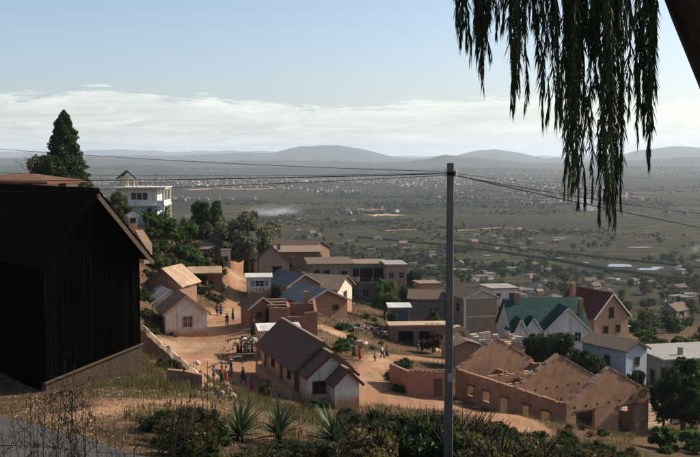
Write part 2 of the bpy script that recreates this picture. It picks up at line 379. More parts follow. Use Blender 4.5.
def height(x, y):
    x = np.asarray(x, float); y = np.asarray(y, float); shp = x.shape
    x = x.ravel(); y = y.ravel()
    near = np.zeros_like(x); m = (y < 460) & (np.hypot(x, y) < 700)
    for s in range(0, len(x), 40000):
        sl = slice(s, s + 40000); mm = m[sl]
        if not mm.any(): continue
        a = x[sl][mm] / _S; b = y[sl][mm] / _S
        a = np.clip(a, -150 / _S, 150 / _S); b = np.clip(b, -20 / _S, 300 / _S)
        v = _phi((a[:, None] - _xy[None, :, 0]) ** 2 + (b[:, None] - _xy[None, :, 1]) ** 2) @ _wt[:_n] + _wt[_n] + _wt[_n+1] * a + _wt[_n+2] * b
        near[sl][mm] = v
    far = np.interp(y, [0, 200, 260, 330, 420, 520, 650, 800, 40000], [-20, -33, -42, -54, -66, -77, -86, -91, -92.])
    far = far + fbm(x, y, 90, 3, 5) * 5 * np.clip((y - 200) / 150, 0, 1) * np.clip((900 - y) / 300, 0, 1)
    far = far + np.clip((y - 1500) / 3000, 0, 1) * (fbm(x, y, 1300, 4, 2) + .15).clip(0) * 34
    t = smooth01((y - 225) / 130)
    h = near * (1 - t) + far * t
    h = np.where(y > 355, far, h)
    px = PX0 + FPX * x / np.maximum(y, 1)
    for D, s, prof in RIDGES:
        prof = np.array(prof); dist = np.hypot(x, y)
        k = np.interp(px, prof[:, 0], prof[:, 1]) + fbm(px, px * 0, 30, 5, D % 17) * 1.9
        pk = (160 - k) / FPX * dist - PLAIN
        g = np.exp(-((dist - D) / s) ** 2) * (.82 + .36 * np.clip(.5 + fbm(x, y, s * .55, 5, D % 13), 0, 1))
        g = np.minimum(g, 1)
        h = np.where(y > 2500, np.maximum(h, PLAIN + pk * g), h)
    h = h + fbm(x, y, 3.2, 3, 1) * .16 * np.clip((230 - y) / 100, 0, 1) + fbm(x, y, 14, 3, 3) * .5 * np.clip((y - 125) / 60, 0, 1) * np.clip((400 - y) / 100, 0, 1)
    return h.reshape(shp)
def hz(x, y): return float(height(np.array([x]), np.array([y]))[0])

# bare-earth paths and squares (in plan), used for the ground's soil mask
def pl(*pp): return [at(px, py, Y)[:2] for px, py, Y in pp]
PATHS = [(pl((180, 352, 108), (215, 360, 104), (250, 372, 98)), 7.5), (pl((215, 375, 98), (255, 390, 90), (275, 392, 90)), 4.5), (pl((205, 343, 114), (225, 330, 122), (232, 312, 134)), 4.4),
         (pl((232, 312, 134), (234, 300, 145), (240, 280, 168), (239, 268, 180), (228, 259, 194)), 1.6), (pl((240, 330, 121), (262, 328, 121)), 2.5),
         (pl((358, 405, 92), (368, 390, 99), (372, 372, 110), (388, 355, 121), (425, 350, 124), (450, 352, 123)), 2.0),
         (pl((368, 398, 96), (400, 402, 94), (440, 404, 93), (490, 408, 88)), 3.2), (pl((300, 320, 132), (330, 322, 132), (345, 330, 130)), 2.0),
         (pl((480, 412, 82), (520, 430, 72)), 2.8), (pl((60, 418, 30), (140, 402, 34), (200, 402, 35)), .8), (pl((620, 437, 90), (650, 440, 90)), 2.2), (pl((395, 398, 97), (445, 398, 98)), 2.0)]
def path_mask(x, y):
    best = np.full(x.shape, -9.0)
    for pts, w in PATHS:
        for (x0, y0), (x1, y1) in zip(pts[:-1], pts[1:]):
            dx, dy = x1 - x0, y1 - y0
            t = np.clip(((x - x0) * dx + (y - y0) * dy) / (dx * dx + dy * dy), 0, 1)
            best = np.maximum(best, w - np.hypot(x - x0 - t * dx, y - y0 - t * dy))
    return best
def ground_mat():
    m, nt, b = newmat('ground_earth')
    pos = N(nt, 'ShaderNodeNewGeometry').outputs['Position']
    A = lambda n: N(nt, 'ShaderNodeAttribute', attribute_name=n).outputs['Fac']
    nA = noise(nt, .35, pos, 5, .6); nB = noise(nt, 2.5, pos, 4, .65); nC = noise(nt, 14, pos, 3); nD = noise(nt, .09, pos, 4)
    dry = mixc(nt, ramp(nt, nA, .35, .65), (.135, .078, .046), (.085, .055, .034))
    dry = mixc(nt, ramp(nt, nB, .5, .72), dry, (.21, .13, .08))
    dry = mixc(nt, ramp(nt, nD, .5, .66), dry, (.06, .055, .028))
    soil = mixc(nt, ramp(nt, nA, .3, .7), (.36, .195, .11), (.29, .148, .08))
    soil = mixc(nt, ramp(nt, nB, .48, .75), soil, (.40, .24, .145))
    soil = mixc(nt, ramp(nt, nC, .60, .74), soil, (.22, .13, .08))
    rut = N(nt, 'ShaderNodeMapping'); rut.inputs['Scale'].default_value = (1.0, .16, 1); rut.inputs['Rotation'].default_value = (0, 0, -.35); nt.links.new(pos, rut.inputs[0])
    soil = mixc(nt, ramp(nt, noise(nt, 1.1, rut.outputs[0], 6, .7), .48, .60), soil, (.25, .15, .09))
    soil = mixc(nt, ramp(nt, noise(nt, .16, pos, 5, .65), .52, .66), soil, (.41, .28, .185))
    add = N(nt, 'ShaderNodeMath', operation='ADD'); nt.links.new(A('soil'), add.inputs[0])
    sc_ = N(nt, 'ShaderNodeMath', operation='MULTIPLY_ADD'); nt.links.new(nB, sc_.inputs[0]); sc_.inputs[1].default_value = 2.2; sc_.inputs[2].default_value = -1.1
    nt.links.new(sc_.outputs[0], add.inputs[1])
    nearc = mixc(nt, ramp(nt, add.outputs[0], -.5, .6), dry, soil)
    # plain: parcels of field, fallow and paddy
    mp = N(nt, 'ShaderNodeMapping'); mp.inputs['Rotation'].default_value = (0, 0, .35); mp.inputs['Scale'].default_value = (.6, 1.35, 1); nt.links.new(pos, mp.inputs[0])
    wob = N(nt, 'ShaderNodeVectorMath', operation='ADD'); nt.links.new(mp.outputs[0], wob.inputs[0])
    wn_ = N(nt, 'ShaderNodeTexNoise', Scale=.012, Detail=3); nt.links.new(pos, wn_.inputs['Vector'])
    ws = N(nt, 'ShaderNodeVectorMath', operation='SCALE'); ws.inputs['Scale'].default_value = 60; nt.links.new(wn_.outputs['Color'], ws.inputs[0]); nt.links.new(ws.outputs[0], wob.inputs[1])
    def vor(scale, feat='F1'):
        v = N(nt, 'ShaderNodeTexVoronoi', Scale=scale, feature=feat, voronoi_dimensions='2D'); nt.links.new(wob.outputs[0], v.inputs['Vector']); return v
    v1 = vor(.016); v2 = vor(.0045)
    s1 = N(nt, 'ShaderNodeSeparateColor'); nt.links.new(v1.outputs['Color'], s1.inputs[0]); s2 = N(nt, 'ShaderNodeSeparateColor'); nt.links.new(v2.outputs['Color'], s2.inputs[0])
    def cramp(src, stops):
        r = N(nt, 'ShaderNodeValToRGB'); nt.links.new(src, r.inputs[0]); el = r.color_ramp.elements
        el[0].position, el[0].color = stops[0][0], (*stops[0][1], 1); el[1].position, el[1].color = stops[-1][0], (*stops[-1][1], 1)
        for p_, c_ in stops[1:-1]: q = el.new(p_); q.color = (*c_, 1)
        return r.outputs[0]
    fa = cramp(s1.outputs[0], [(0, (.022, .030, .012)), (.22, (.050, .060, .020)), (.4, (.085, .066, .036)), (.55, (.026, .034, .013)), (.7, (.10, .082, .042)), (.85, (.055, .080, .022)), (1, (.035, .036, .018))])
    fb = cramp(s2.outputs[1], [(0, (.035, .050, .016)), (.4, (.075, .062, .030)), (.75, (.10, .070, .042)), (1, (.04, .048, .02))])
    v5 = vor(.055); s5 = N(nt, 'ShaderNodeSeparateColor'); nt.links.new(v5.outputs['Color'], s5.inputs[0])
    fc = cramp(s5.outputs[2], [(0, (.025, .032, .013)), (.5, (.06, .058, .026)), (.8, (.10, .075, .042)), (1, (.045, .06, .018))])
    fld = mixc(nt, .25, fa, fb); fld = mixc(nt, .22, fld, fc); fld = mixc(nt, 1., fld, (1.25, 1.25, 1.25), 'MULTIPLY')
    nE = noise(nt, .004, pos, 5, .6)
    fld = mixc(nt, ramp(nt, nE, .48, .62), fld, (.055, .042, .03))
    nF = noise(nt, .0016, mp.outputs[0], 4, .6)
    fld = mixc(nt, ramp(nt, nF, .60, .68), fld, (.20, .125, .075))
    nG = noise(nt, .045, pos, 5, .75)
    fld = mixc(nt, ramp(nt, nG, .50, .60), fld, (.018, .024, .011))
    nH = noise(nt, .018, pos, 5, .75)
    fld = mixc(nt, ramp(nt, nH, .54, .62), fld, (.03, .036, .016))
    v3 = vor(.016, 'DISTANCE_TO_EDGE')
    fld = mixc(nt, ramp(nt, v3.outputs['Distance'], .06, .02), fld, (.025, .03, .013))
    fld = mixc(nt, 1., fld, (.66, .60, .52), 'MULTIPLY')
    col = mixc(nt, A('plain'), nearc, fld)
    nt.links.new(col, b.inputs['Base Color']); b.inputs['Roughness'].default_value = .95; b.inputs['Specular IOR Level'].default_value = .05
    hs = N(nt, 'ShaderNodeMath', operation='ADD'); nt.links.new(nB, hs.inputs[0]); nt.links.new(nC, hs.inputs[1])
    bump(nt, b, hs.outputs[0], .8, .16)
    return m
def build_terrain():
    th = np.r_[np.linspace(-62, -23, 42)[:-1], np.linspace(-23, 23, 460), np.linspace(23, 62, 42)[1:]] * math.pi / 180
    r = np.r_[np.geomspace(1.5, 15, 40)[:-1], np.geomspace(15, 230, 360)[:-1], np.geomspace(230, 33000, 330)]
    T, Rr = np.meshgrid(th, r)
    X, Y = Rr * np.sin(T), Rr * np.cos(T)
    Z = height(X, Y)
    nr, nc = X.shape
    idx = np.arange(nr * nc).reshape(nr, nc)
    F = np.stack([idx[:-1, :-1], idx[:-1, 1:], idx[1:, 1:], idx[1:, :-1]], -1).reshape(-1, 4)
    me = raw_mesh('terrain', np.stack([X, Y, Z], -1).reshape(-1, 3), F, ground_mat(), smooth=True)
    x, y = X.ravel(), Y.ravel()
    soil = np.clip(path_mask(x, y) * .7, -3, 3)
    a = me.attributes.new('soil', 'FLOAT', 'POINT'); a.data.foreach_set('value', soil.astype(np.float32))
    a = me.attributes.new('plain', 'FLOAT', 'POINT'); a.data.foreach_set('value', smooth01((y - 230) / 150).astype(np.float32))
    o = link('terrain', me); tag(o, kind='structure')
    # the ground the photographer stands on, closing the sheet behind the camera
    return o
terrain = build_terrain()
zmax = 330.0

# ------------------------------------------------------------------ building helpers
def wall_run(mb, p0, p1, thick, z0, top, openings=()):
    """wall from p0 to p1 (plan), top = list of (distance, z); openings = (start, end, sill z, head z)"""
    p0, p1 = Vector(p0).to_2d(), Vector(p1).to_2d(); d = p1 - p0; L = d.length; d.normalize(); n = Vector((-d.y, d.x)) * thick / 2
    tops = np.array(top); zt = lambda u: float(np.interp(u, tops[:, 0], tops[:, 1]))
    cuts = sorted({0., L, *[t for t in tops[:, 0] if 0 < t < L], *[o[0] for o in openings], *[o[1] for o in openings]})
    for a, b in zip(cuts[:-1], cuts[1:]):
        if b - a < 1e-3: continue
        spans = [(z0, None)]
        for o in openings:
            if o[0] <= a + 1e-4 and o[1] >= b - 1e-4: spans = [(z0, o[2]), (o[3], None)]
        A, B = p0 + d * a, p0 + d * b
        for s0, s1 in spans:
            ta, tb = (s1, s1) if s1 is not None else (zt(a), zt(b))
            if s1 is not None and s1 - s0 < .02: continue
            if max(ta, tb) <= s0: continue
            q = [A - n, B - n, B + n, A + n]
            mb.hexa([(v.x, v.y, s0) for v in q] + [(q[0].x, q[0].y, ta), (q[1].x, q[1].y, tb), (q[2].x, q[2].y, tb), (q[3].x, q[3].y, ta)])
    return mb
def opening(parent, W, L, side, u, z, w, h, kind='window', pane=None, frame=None, shutter=None, sill=True):
    """a window or door set on one face of a house: flat pane, frame, sill, shutters"""
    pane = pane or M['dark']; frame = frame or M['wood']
    if side == 'F': o, t, n = Vector((u, 0, z)), Vector((1, 0, 0)), Vector((0, -1, 0))
    elif side == 'B': o, t, n = Vector((u, L, z)), Vector((-1, 0, 0)), Vector((0, 1, 0))
    elif side == 'L': o, t, n = Vector((-W/2, u, z)), Vector((0, -1, 0)), Vector((-1, 0, 0))
    else: o, t, n = Vector((W/2, u, z)), Vector((0, 1, 0)), Vector((1, 0, 0))
    def slab(mb, a, b, c, d, n0, n1):
        P = lambda s, zz, k: o + t * s + Vector((0, 0, zz)) + n * k
        mb.hexa([P(a, c, n1), P(b, c, n1), P(b, c, n0), P(a, c, n0), P(a, d, n1), P(b, d, n1), P(b, d, n0), P(a, d, n0)])
    mb = MB(); slab(mb, -w/2, w/2, 0, h, -.05, .015); win = mb.build(kind, pane, parent)
    f = MB(); k = .09
    slab(f, -w/2 - k, -w/2, -.0, h + k, -.02, .07); slab(f, w/2, w/2 + k, 0, h + k, -.02, .07); slab(f, -w/2, w/2, h, h + k, -.02, .07)
    f.build('frame', frame, win)
    if kind == 'window' and sill:
        s = MB(); slab(s, -w/2 - .14, w/2 + .14, -.1, 0, -.02, .13); s.build('sill', frame, win)
        s = MB(); slab(s, -.025, .025, 0, h, 0, .035); slab(s, -w/2, w/2, h*.5 - .02, h*.5 + .02, 0, .03); s.build('glazing_bar', frame, win)
    if kind == 'door':
        s = MB(); slab(s, w*.3, w*.38, h*.45, h*.5, .01, .06); s.build('handle', M['wire'], win)
    if shutter:
        for sg in (-1, 1):
            s = MB(); c = sg * (w*.75 + k + .03); slab(s, c - w*.25, c + w*.25, 0, h, 0, .05); s.build('shutter', shutter, win)
    return win
def gable_roof(mb, W, L, h, rise, ov, ovf, ovb, th=.12, asym=0.):
    """two sheets in short bays, the ridge and eaves sagging a little between the trusses"""
    half = W / 2; s = rise / half; n = max(2, int((L + ovf + ovb) / 1.5)); ys = np.linspace(-ovf, L + ovb, n + 1)
    rz = [-.03 * math.sin(math.pi * k / n) * min(L / 6, 2) + rnd.uniform(-.018, .018) for k in range(n + 1)]
    for sg in (-1, 1):
        ez = [rnd.uniform(-.05, .035) for _ in range(n + 1)]; ex = [rnd.uniform(-.04, .04) for _ in range(n + 1)]
        for k in range(n):
            P = []
            for q in (k, k + 1): P.append(((0, ys[q], h + rise + rz[q]), (sg * (half + ov + ex[q]), ys[q], h - s * (ov + ex[q]) + ez[q])))
            lo = [P[0][0], P[0][1], P[1][1], P[1][0]]
            if sg < 0: lo = [lo[1], lo[0], lo[3], lo[2]]
            mb.hexa([(x, y, z + .05) for x, y, z in lo] + [(x, y, z + th + .05) for x, y, z in lo])
def house(name, label, cat, px, Y, zb, th, W, L, h, rise, wall, roof, ov=.35, ovf=.3, ovb=None, kind='gable', ops=(), group=None, sink=2.5, ridge=None, barge=None, x=None, win=None, eave=None):
    """a building whose front-gable centre stands at picture column px, depth Y; th turns its front to the right"""
    X = gx(px, Y) if x is None else x
    t = thing(name, (X, Y, zb), label, cat, R(th), group)
    mb = MB(); ovb = ovf if ovb is None else ovb
    if kind == 'gable':
        q = [(-W/2, -sink), (W/2, -sink), (W/2, h), (0, h + rise), (-W/2, h)]
        i = len(mb.v); mb.v += [(a, 0, b) for a, b in q] + [(a, L, b) for a, b in q]
        mb.f += [(0, 1, 2, 3, 4), (9, 8, 7, 6, 5)] + [(k, k + 5, (k+1) % 5 + 5, (k+1) % 5) for k in range(5)]
    else:
        mb.box(-W/2, W/2, 0, L, -sink, h)
    mb.build('wall', wall, t)
    r = MB(); ro = None
    if kind == 'gable':
        gable_roof(r, W, L, h, rise, ov, ovf, ovb); ro = r.build('roof', roof, t)
        if ridge: MB().box(-.14, .14, -ovf - .02, L + ovb + .02, h + rise + .07, h + rise + .21).build('ridge_cap', ridge, ro)
        if barge:
            s = rise / (W/2)
            for e0 in ((-ovf - .05),):
                b = MB()
                for sg in (-1, 1): b.bar((0, e0, h + rise + .04), (sg * (W/2 + ov), e0, h - s * ov + .04), .06, .24, (0, -1, 0) if False else (0, 0, 1))
                b.build('bargeboard', barge, ro)
    elif kind == 'shed':    # single slope falling to the front
        lo = [(-W/2 - ov, -ovf, h), (W/2 + ov, -ovf, h), (W/2 + ov, L + ovb, h + rise), (-W/2 - ov, L + ovb, h + rise)]
        r.hexa([(a, b, c + .02) for a, b, c in lo] + [(a, b, c + .12) for a, b, c in lo]); ro = r.build('roof', roof, t)
        if rise > .1:
            g = MB()
            for sg in (-1, 1):
                x0 = sg * W/2; x1 = x0 - sg * .15
                a, b = min(x0, x1), max(x0, x1)
                g.hexa([(a, 0, h), (b, 0, h), (b, L, h), (a, L, h), (a, 0, h + .015), (b, 0, h + .015), (b, L, h + rise), (a, L, h + rise)])
            g.box(-W/2, W/2, L - .15, L - .003, h, h + rise - .02); g.build('gable_infill', wall, t)
    elif kind == 'hip':
        k = min(W, L) / 2; pts = [(-W/2 - ov, -ovf, h), (W/2 + ov, -ovf, h), (W/2 + ov, L + ovb, h), (-W/2 - ov, L + ovb, h)]
        if L >= W: top = [(0, k, h + rise), (0, L - k, h + rise)]; fs = [(0, 1, 4), (1, 2, 5, 4), (2, 3, 5), (3, 0, 4, 5)]
        else: top = [(-W/2 + k, L/2, h + rise), (W/2 - k, L/2, h + rise)]; fs = [(0, 1, 5, 4), (1, 2, 5), (2, 3, 4, 5), (3, 0, 4)]
        r.v += pts + top; r.f += fs + [(3, 2, 1, 0)]; ro = r.build('roof', roof, t)
        MB().box(-W/2 - ov - .02, W/2 + ov + .02, -ovf - .02, L + ovb + .02, h - .2, h - .01).build('eaves', eave or wall, ro)
    else:                   # flat slab
        r.box(-W/2 - ov, W/2 + ov, -ovf, L + ovb, h, h + .22); ro = r.build('roof', roof, t)
    for o in ops: opening(t, W, L, *o[:6], **(o[6] if len(o) > 6 else dict(pane=win)))
    return t

# ------------------------------------------------------------------ vegetation helpers
def leaf_cloud(C, size, rng, aspect=.5, droop=0., up=0.):
    """one small four-cornered leaf spray on each centre in C"""
    n = len(C); size = np.broadcast_to(size, n) * rng.uniform(.6, 1.4, n)
    d = rng.normal(size=(n, 3)); d[:, 2] = d[:, 2] - droop + up; d /= np.linalg.norm(d, axis=1)[:, None]
    e = np.cross(d, rng.normal(size=(n, 3))); e /= np.linalg.norm(e, axis=1)[:, None]
    l = d * size[:, None] * .5; w = e * (size * aspect * .5)[:, None]; nrm = np.cross(d, e) * (size * .12)[:, None]
    V = np.stack([C - l, C + w * .9 - l * .1 + nrm, C + l, C - w * .9 - l * .1 + nrm], 1).reshape(-1, 3)
    F = np.arange(4 * n).reshape(-1, 4)
    return V, F
def tint_attr(me, vals, k=4):
    a = me.attributes.new('tint', 'FLOAT', 'POINT'); a.data.foreach_set('value', np.repeat(vals, k).astype(np.float32))
def crown_points(rng, n, rx, ry, rz, lobes=22, lobe=.34, shell=.55, flat=0.):
    """points gathered in uneven lobes spread over an ellipsoid"""
    u = rng.normal(size=(lobes, 3)); u /= np.linalg.norm(u, axis=1)[:, None]
    u *= rng.uniform(shell, 1.0, lobes)[:, None]; u[:, 2] = np.where(u[:, 2] < -.5, u[:, 2] * .6, u[:, 2])
    s = rng.uniform(.6, 1.25, lobes) * lobe
    k = rng.integers(0, lobes, n)
    v = rng.normal(size=(n, 3)); v /= np.linalg.norm(v, axis=1)[:, None]; v *= (rng.uniform(.25, 1, n) ** .5)[:, None]
    P = (u[k] + v * s[k][:, None]) * .82
    return P * np.array([rx, ry, rz]), u * .82 * np.array([rx, ry, rz]), (k % 7) / 7.
def trunk_mb(h, r, rng, tips=(), lean=.08):
    mb = MB(); a, b = rng.uniform(-lean, lean, 2) * h
    mid = Vector((a * .4, b * .4, h * .55)); top = Vector((a, b, h))
    mb.tube([(0, 0, -.6), (0, 0, .05), mid, top], [r * 1.35, r * 1.1, r * .8, r * .55], 7)
    for t in tips:
        t = Vector(t); s = mid.lerp(top, rng.uniform(.1, 1)); m_ = s.lerp(t, .5) + Vector((0, 0, .08 * h))
        mb.tube([s, m_, t], [r * .42, r * .26, r * .08], 5, cap=False)
    return mb
def tree_proto(seed, H, rx, rz, n, leaf, mat, trunk=.18, crown_z=None, lobes=22, lobe=.34, bark='bark', aspect=.55, ry=None, tint=.35):
    rng = np.random.default_rng(seed)
    cz = crown_z if crown_z is not None else H - rz
    P, U, k = crown_points(rng, n, rx, ry or rx, rz, lobes, lobe)
    P[:, 2] += cz; U[:, 2] += cz
    V, F = leaf_cloud(P, leaf, rng, aspect)
    me = raw_mesh('crown', V, F, M[mat]); tint_attr(me, np.clip(rng.normal(.0, tint, n), 0, 1) * .5 + k * .12)
    tr = trunk_mb(max(cz, .5), trunk, rng, [tuple(q) for q in U[:min(9, len(U))]]).mesh('trunk', M[bark], True)
    return me, tr
def put_tree(name, proto, label, cat, loc, s=1., rz=None, group=None, sz=None):
    t = thing(name, loc, label, cat, rnd.uniform(0, 6.28) if rz is None else rz, group); t.scale = (s, s, sz or s)
    link('crown', proto[0], t); link('trunk', proto[1], t)
    return t
def ground_at(px, Y, dz=0., py=300):
    x = gx(px, Y, py); return Vector((x, Y, hz(x, Y) + dz))

# ------------------------------------------------------------------ the dark barn on the near shelf
def build_barn():
    W, L, h, rise = 4.5, 15., 5.26, 2.64
    t = thing('timber_barn', (-11.0, 41.5, -9.3), 'tall black timber barn with vertical board gable and tiled roof', 'barn', R(42))
    s = rise / (W/2)
    q = [(-W/2 + .05, -1.5), (W/2 - .05, -1.5), (W/2 - .05, h - .06), (0, h + rise - .1), (-W/2 + .05, h - .06)]
    mb = MB(); mb.v += [(a, .06, b) for a, b in q] + [(a, L, b) for a, b in q]
    mb.f += [(0, 1, 2, 3, 4), (9, 8, 7, 6, 5)] + [(k, k + 5, (k+1) % 5 + 5, (k+1) % 5) for k in range(5)]
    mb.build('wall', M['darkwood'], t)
    cut = [0.]
    while cut[-1] < W - .12: cut.append(min(W, cut[-1] + rnd.uniform(.13, .27)))
    for c0, c1 in zip(cut[:-1], cut[1:]):    # each board of the gable
        x0 = -W/2 + c0 + .006; x1 = -W/2 + c1 - .01 - rnd.uniform(0, .014); j = rnd.uniform(0, .03)
        z0 = lambda x: .05 + (x + W/2) * .235 + rnd.uniform(-.01, .01)
        zt = lambda x: h + rise - abs(x) * s - .03
        a0, a1 = z0(x0), z0(x1)
        b = MB(); b.hexa([(x0, -.012 - j, a0), (x1, -.012 - j, a1), (x1, .055, a1), (x0, .055, a0), (x0, -.012 - j, zt(x0)), (x1, -.012 - j, zt(x1)), (x1, .055, zt(x1)), (x0, .055, zt(x0))])
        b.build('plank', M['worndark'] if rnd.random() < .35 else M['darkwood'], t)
    b = MB(); b.bar((-W/2 - .1, -.07, .02), (W/2 + .06, -.07, .02 + (W + .16) * .235), .10, .07); b.build('sill_beam', M['wood'], t)
    b = MB(); b.hexa([(-W/2 - .02, -.10, -1.5), (W/2 + .02, -.10, -1.5), (W/2 + .02, .4, -1.5), (-W/2 - .02, .4, -1.5), (-W/2 - .02, -.02, -.03), (W/2 + .02, -.02, 1.02), (W/2 + .02, .4, 1.02), (-W/2 - .02, .4, -.03)])
    b.build('plinth', M['darkmud'], t)
    b = MB(); b.box(W/2 - .02, W/2 + .1, .1, L, -1.5, 1.0); b.build('side_plinth', M['darkmud'], t)
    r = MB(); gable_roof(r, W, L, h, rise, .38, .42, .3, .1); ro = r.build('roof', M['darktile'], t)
    for k in range(38):                      # half-round ridge tiles
        y = -.42 + k * .41
        rr = MB(); zz = h + rise + .08 + rnd.uniform(-.015, .015); ring = lambda yy, e: [(math.cos(a) * e, yy, zz + math.sin(a) * e) for a in [math.pi * i / 5 for i in range(6)]]
        rr.loft([ring(y, .16), ring(y + .43, .135)]).build('ridge_tile', M['darktile'], ro)
    for sg in (-1, 1):                       # courses of verge tiles along the rake
        for k in range(13):
            u0, u1 = k * .2, k * .2 + .23
            rr = MB(); f = lambda u: (sg * u, h + rise - u * s + .17)
            (x0, z0), (x1, z1) = f(u0), f(u1)
            rr.hexa([(x0, -.5, z0 - .04), (x0, -.18, z0 - .04), (x1, -.18, z1), (x1, -.5, z1), (x0, -.5, z0), (x0, -.18, z0), (x1, -.18, z1 + .05), (x1, -.5, z1 + .05)])
            rr.build('verge_tile', M['darktile'], ro)
        b = MB(); b.bar((0, -.455, h + rise - .06), (sg * (W/2 + .4), -.455, h + rise - .06 - (W/2 + .4) * s), .045, .2); b.build('bargeboard', M['wood' if sg > 0 else 'darkwood'], ro)  # right board in paler wood, painting the sunlit edge of the rake
    for u in (.75, 1.5, 2.2):
        for sg in (-1, 1):
            MB().box(sg * u - .05, sg * u + .05, -.4, .1, h + rise - u * s - .18, h + rise - u * s - .06).build('purlin', M['darkwood'], ro)
    return t
build_barn()

# ------------------------------------------------------------------ the long low house with the porch, by the square
def build_chapel():
    zb = -21.75
    t = thing('chapel', (-1.7, 87, zb), 'long low whitewashed chapel with stepped dark tile roof and small front porch', 'chapel', R(19.3))
    def body(name, x0, W, y0, y1, h, rise, mat, sink=2):
        q = [(-W/2, -sink), (W/2, -sink), (W/2, h), (0, h + rise), (-W/2, h)]
        mb = MB(); mb.v += [(a + x0, y0, b) for a, b in q] + [(a + x0, y1, b) for a, b in q]
        mb.f += [(0, 1, 2, 3, 4), (9, 8, 7, 6, 5)] + [(k, k + 5, (k+1) % 5 + 5, (k+1) % 5) for k in range(5)]
        return mb.build(name, mat, t)
    body('nave_wall', 0, 4.4, 2.6, 17, 2.75, 2.0, M['cream'])
    body('front_wall', 0, 4.3, 0, 2.6, 2.45, 1.72, M['white'])
    body('porch_wall', .85, 2.3, -1.9, -.003, 1.95, 1.1, M['white'])
    def roof(name, x0, W, y0, y1, h, rise, ov):
        r = MB(); gable_roof(r, W, y1 - y0, h, rise, ov, .3, .02, .13)
        r.v = [(a + x0, b + y0, c) for a, b, c in r.v]
        o = r.build(name, M['tilemaroon'], t)
        s = rise / (W/2)
        for sg in (-1, 1):
            b = MB(); b.bar((x0, y0 - .34, h + rise + .04), (x0 + sg * (W/2 + ov), y0 - .34, h - s * ov + .04), .05, .26); b.build('bargeboard', M['redwood'] if name != 'nave_roof' else M['wood'], o)
        MB().box(x0 - .16, x0 + .16, y0 - .3, y1, h + rise + .08, h + rise + .24).build('ridge_cap', M['tilebrown'], o)
        return o
    roof('nave_roof', 0, 4.4, 2.6, 17, 2.75, 2.0, .75); roof('front_roof', 0, 4.3, 0, 2.58, 2.45, 1.72, .45); roof('porch_roof', .85, 2.3, -1.9, -.02, 1.95, 1.1, .35)
    for o in (('F', -1.15, .75, 1.1, 1.0, 'window', dict(frame=M['redwood'])), ('F', -1.15, -.5, .9, .001, 'window', dict(frame=M['redwood'], sill=False))[:7],): opening(t, 4.3, 17, *o[:6], **o[6]) if o[4] > .1 else None
    for y, k in ((3.6, 'door'), (6.2, 'window'), (9.2, 'door'), (12.2, 'window'), (15, 'door')):
        opening(t, 4.4, 17, 'L', y, 0 if k == 'door' else .9, 1.0, 2.0 if k == 'door' else 1.1, k, frame=M['redwood'], pane=M['redwood'] if k == 'door' else M['dark'])
    for y in (3.1, 7.7, 12.4, 16.9):                      # posts of the veranda under the left eave
        MB().box(-2.86, -2.72, y - .07, y + .07, -1.5, 2.12).build('post', M['cream'], t)
    MB().box(-2.9, -2.19, 2.8, 17, -1.5, .08).build('veranda_step', M['mudpale'], t)
    opening(t, 2.3, 1.9, 'L', -.9, .0, .7, 1.6, 'door', frame=M['redwood'], pane=M['redwood']) if False else None
build_chapel()

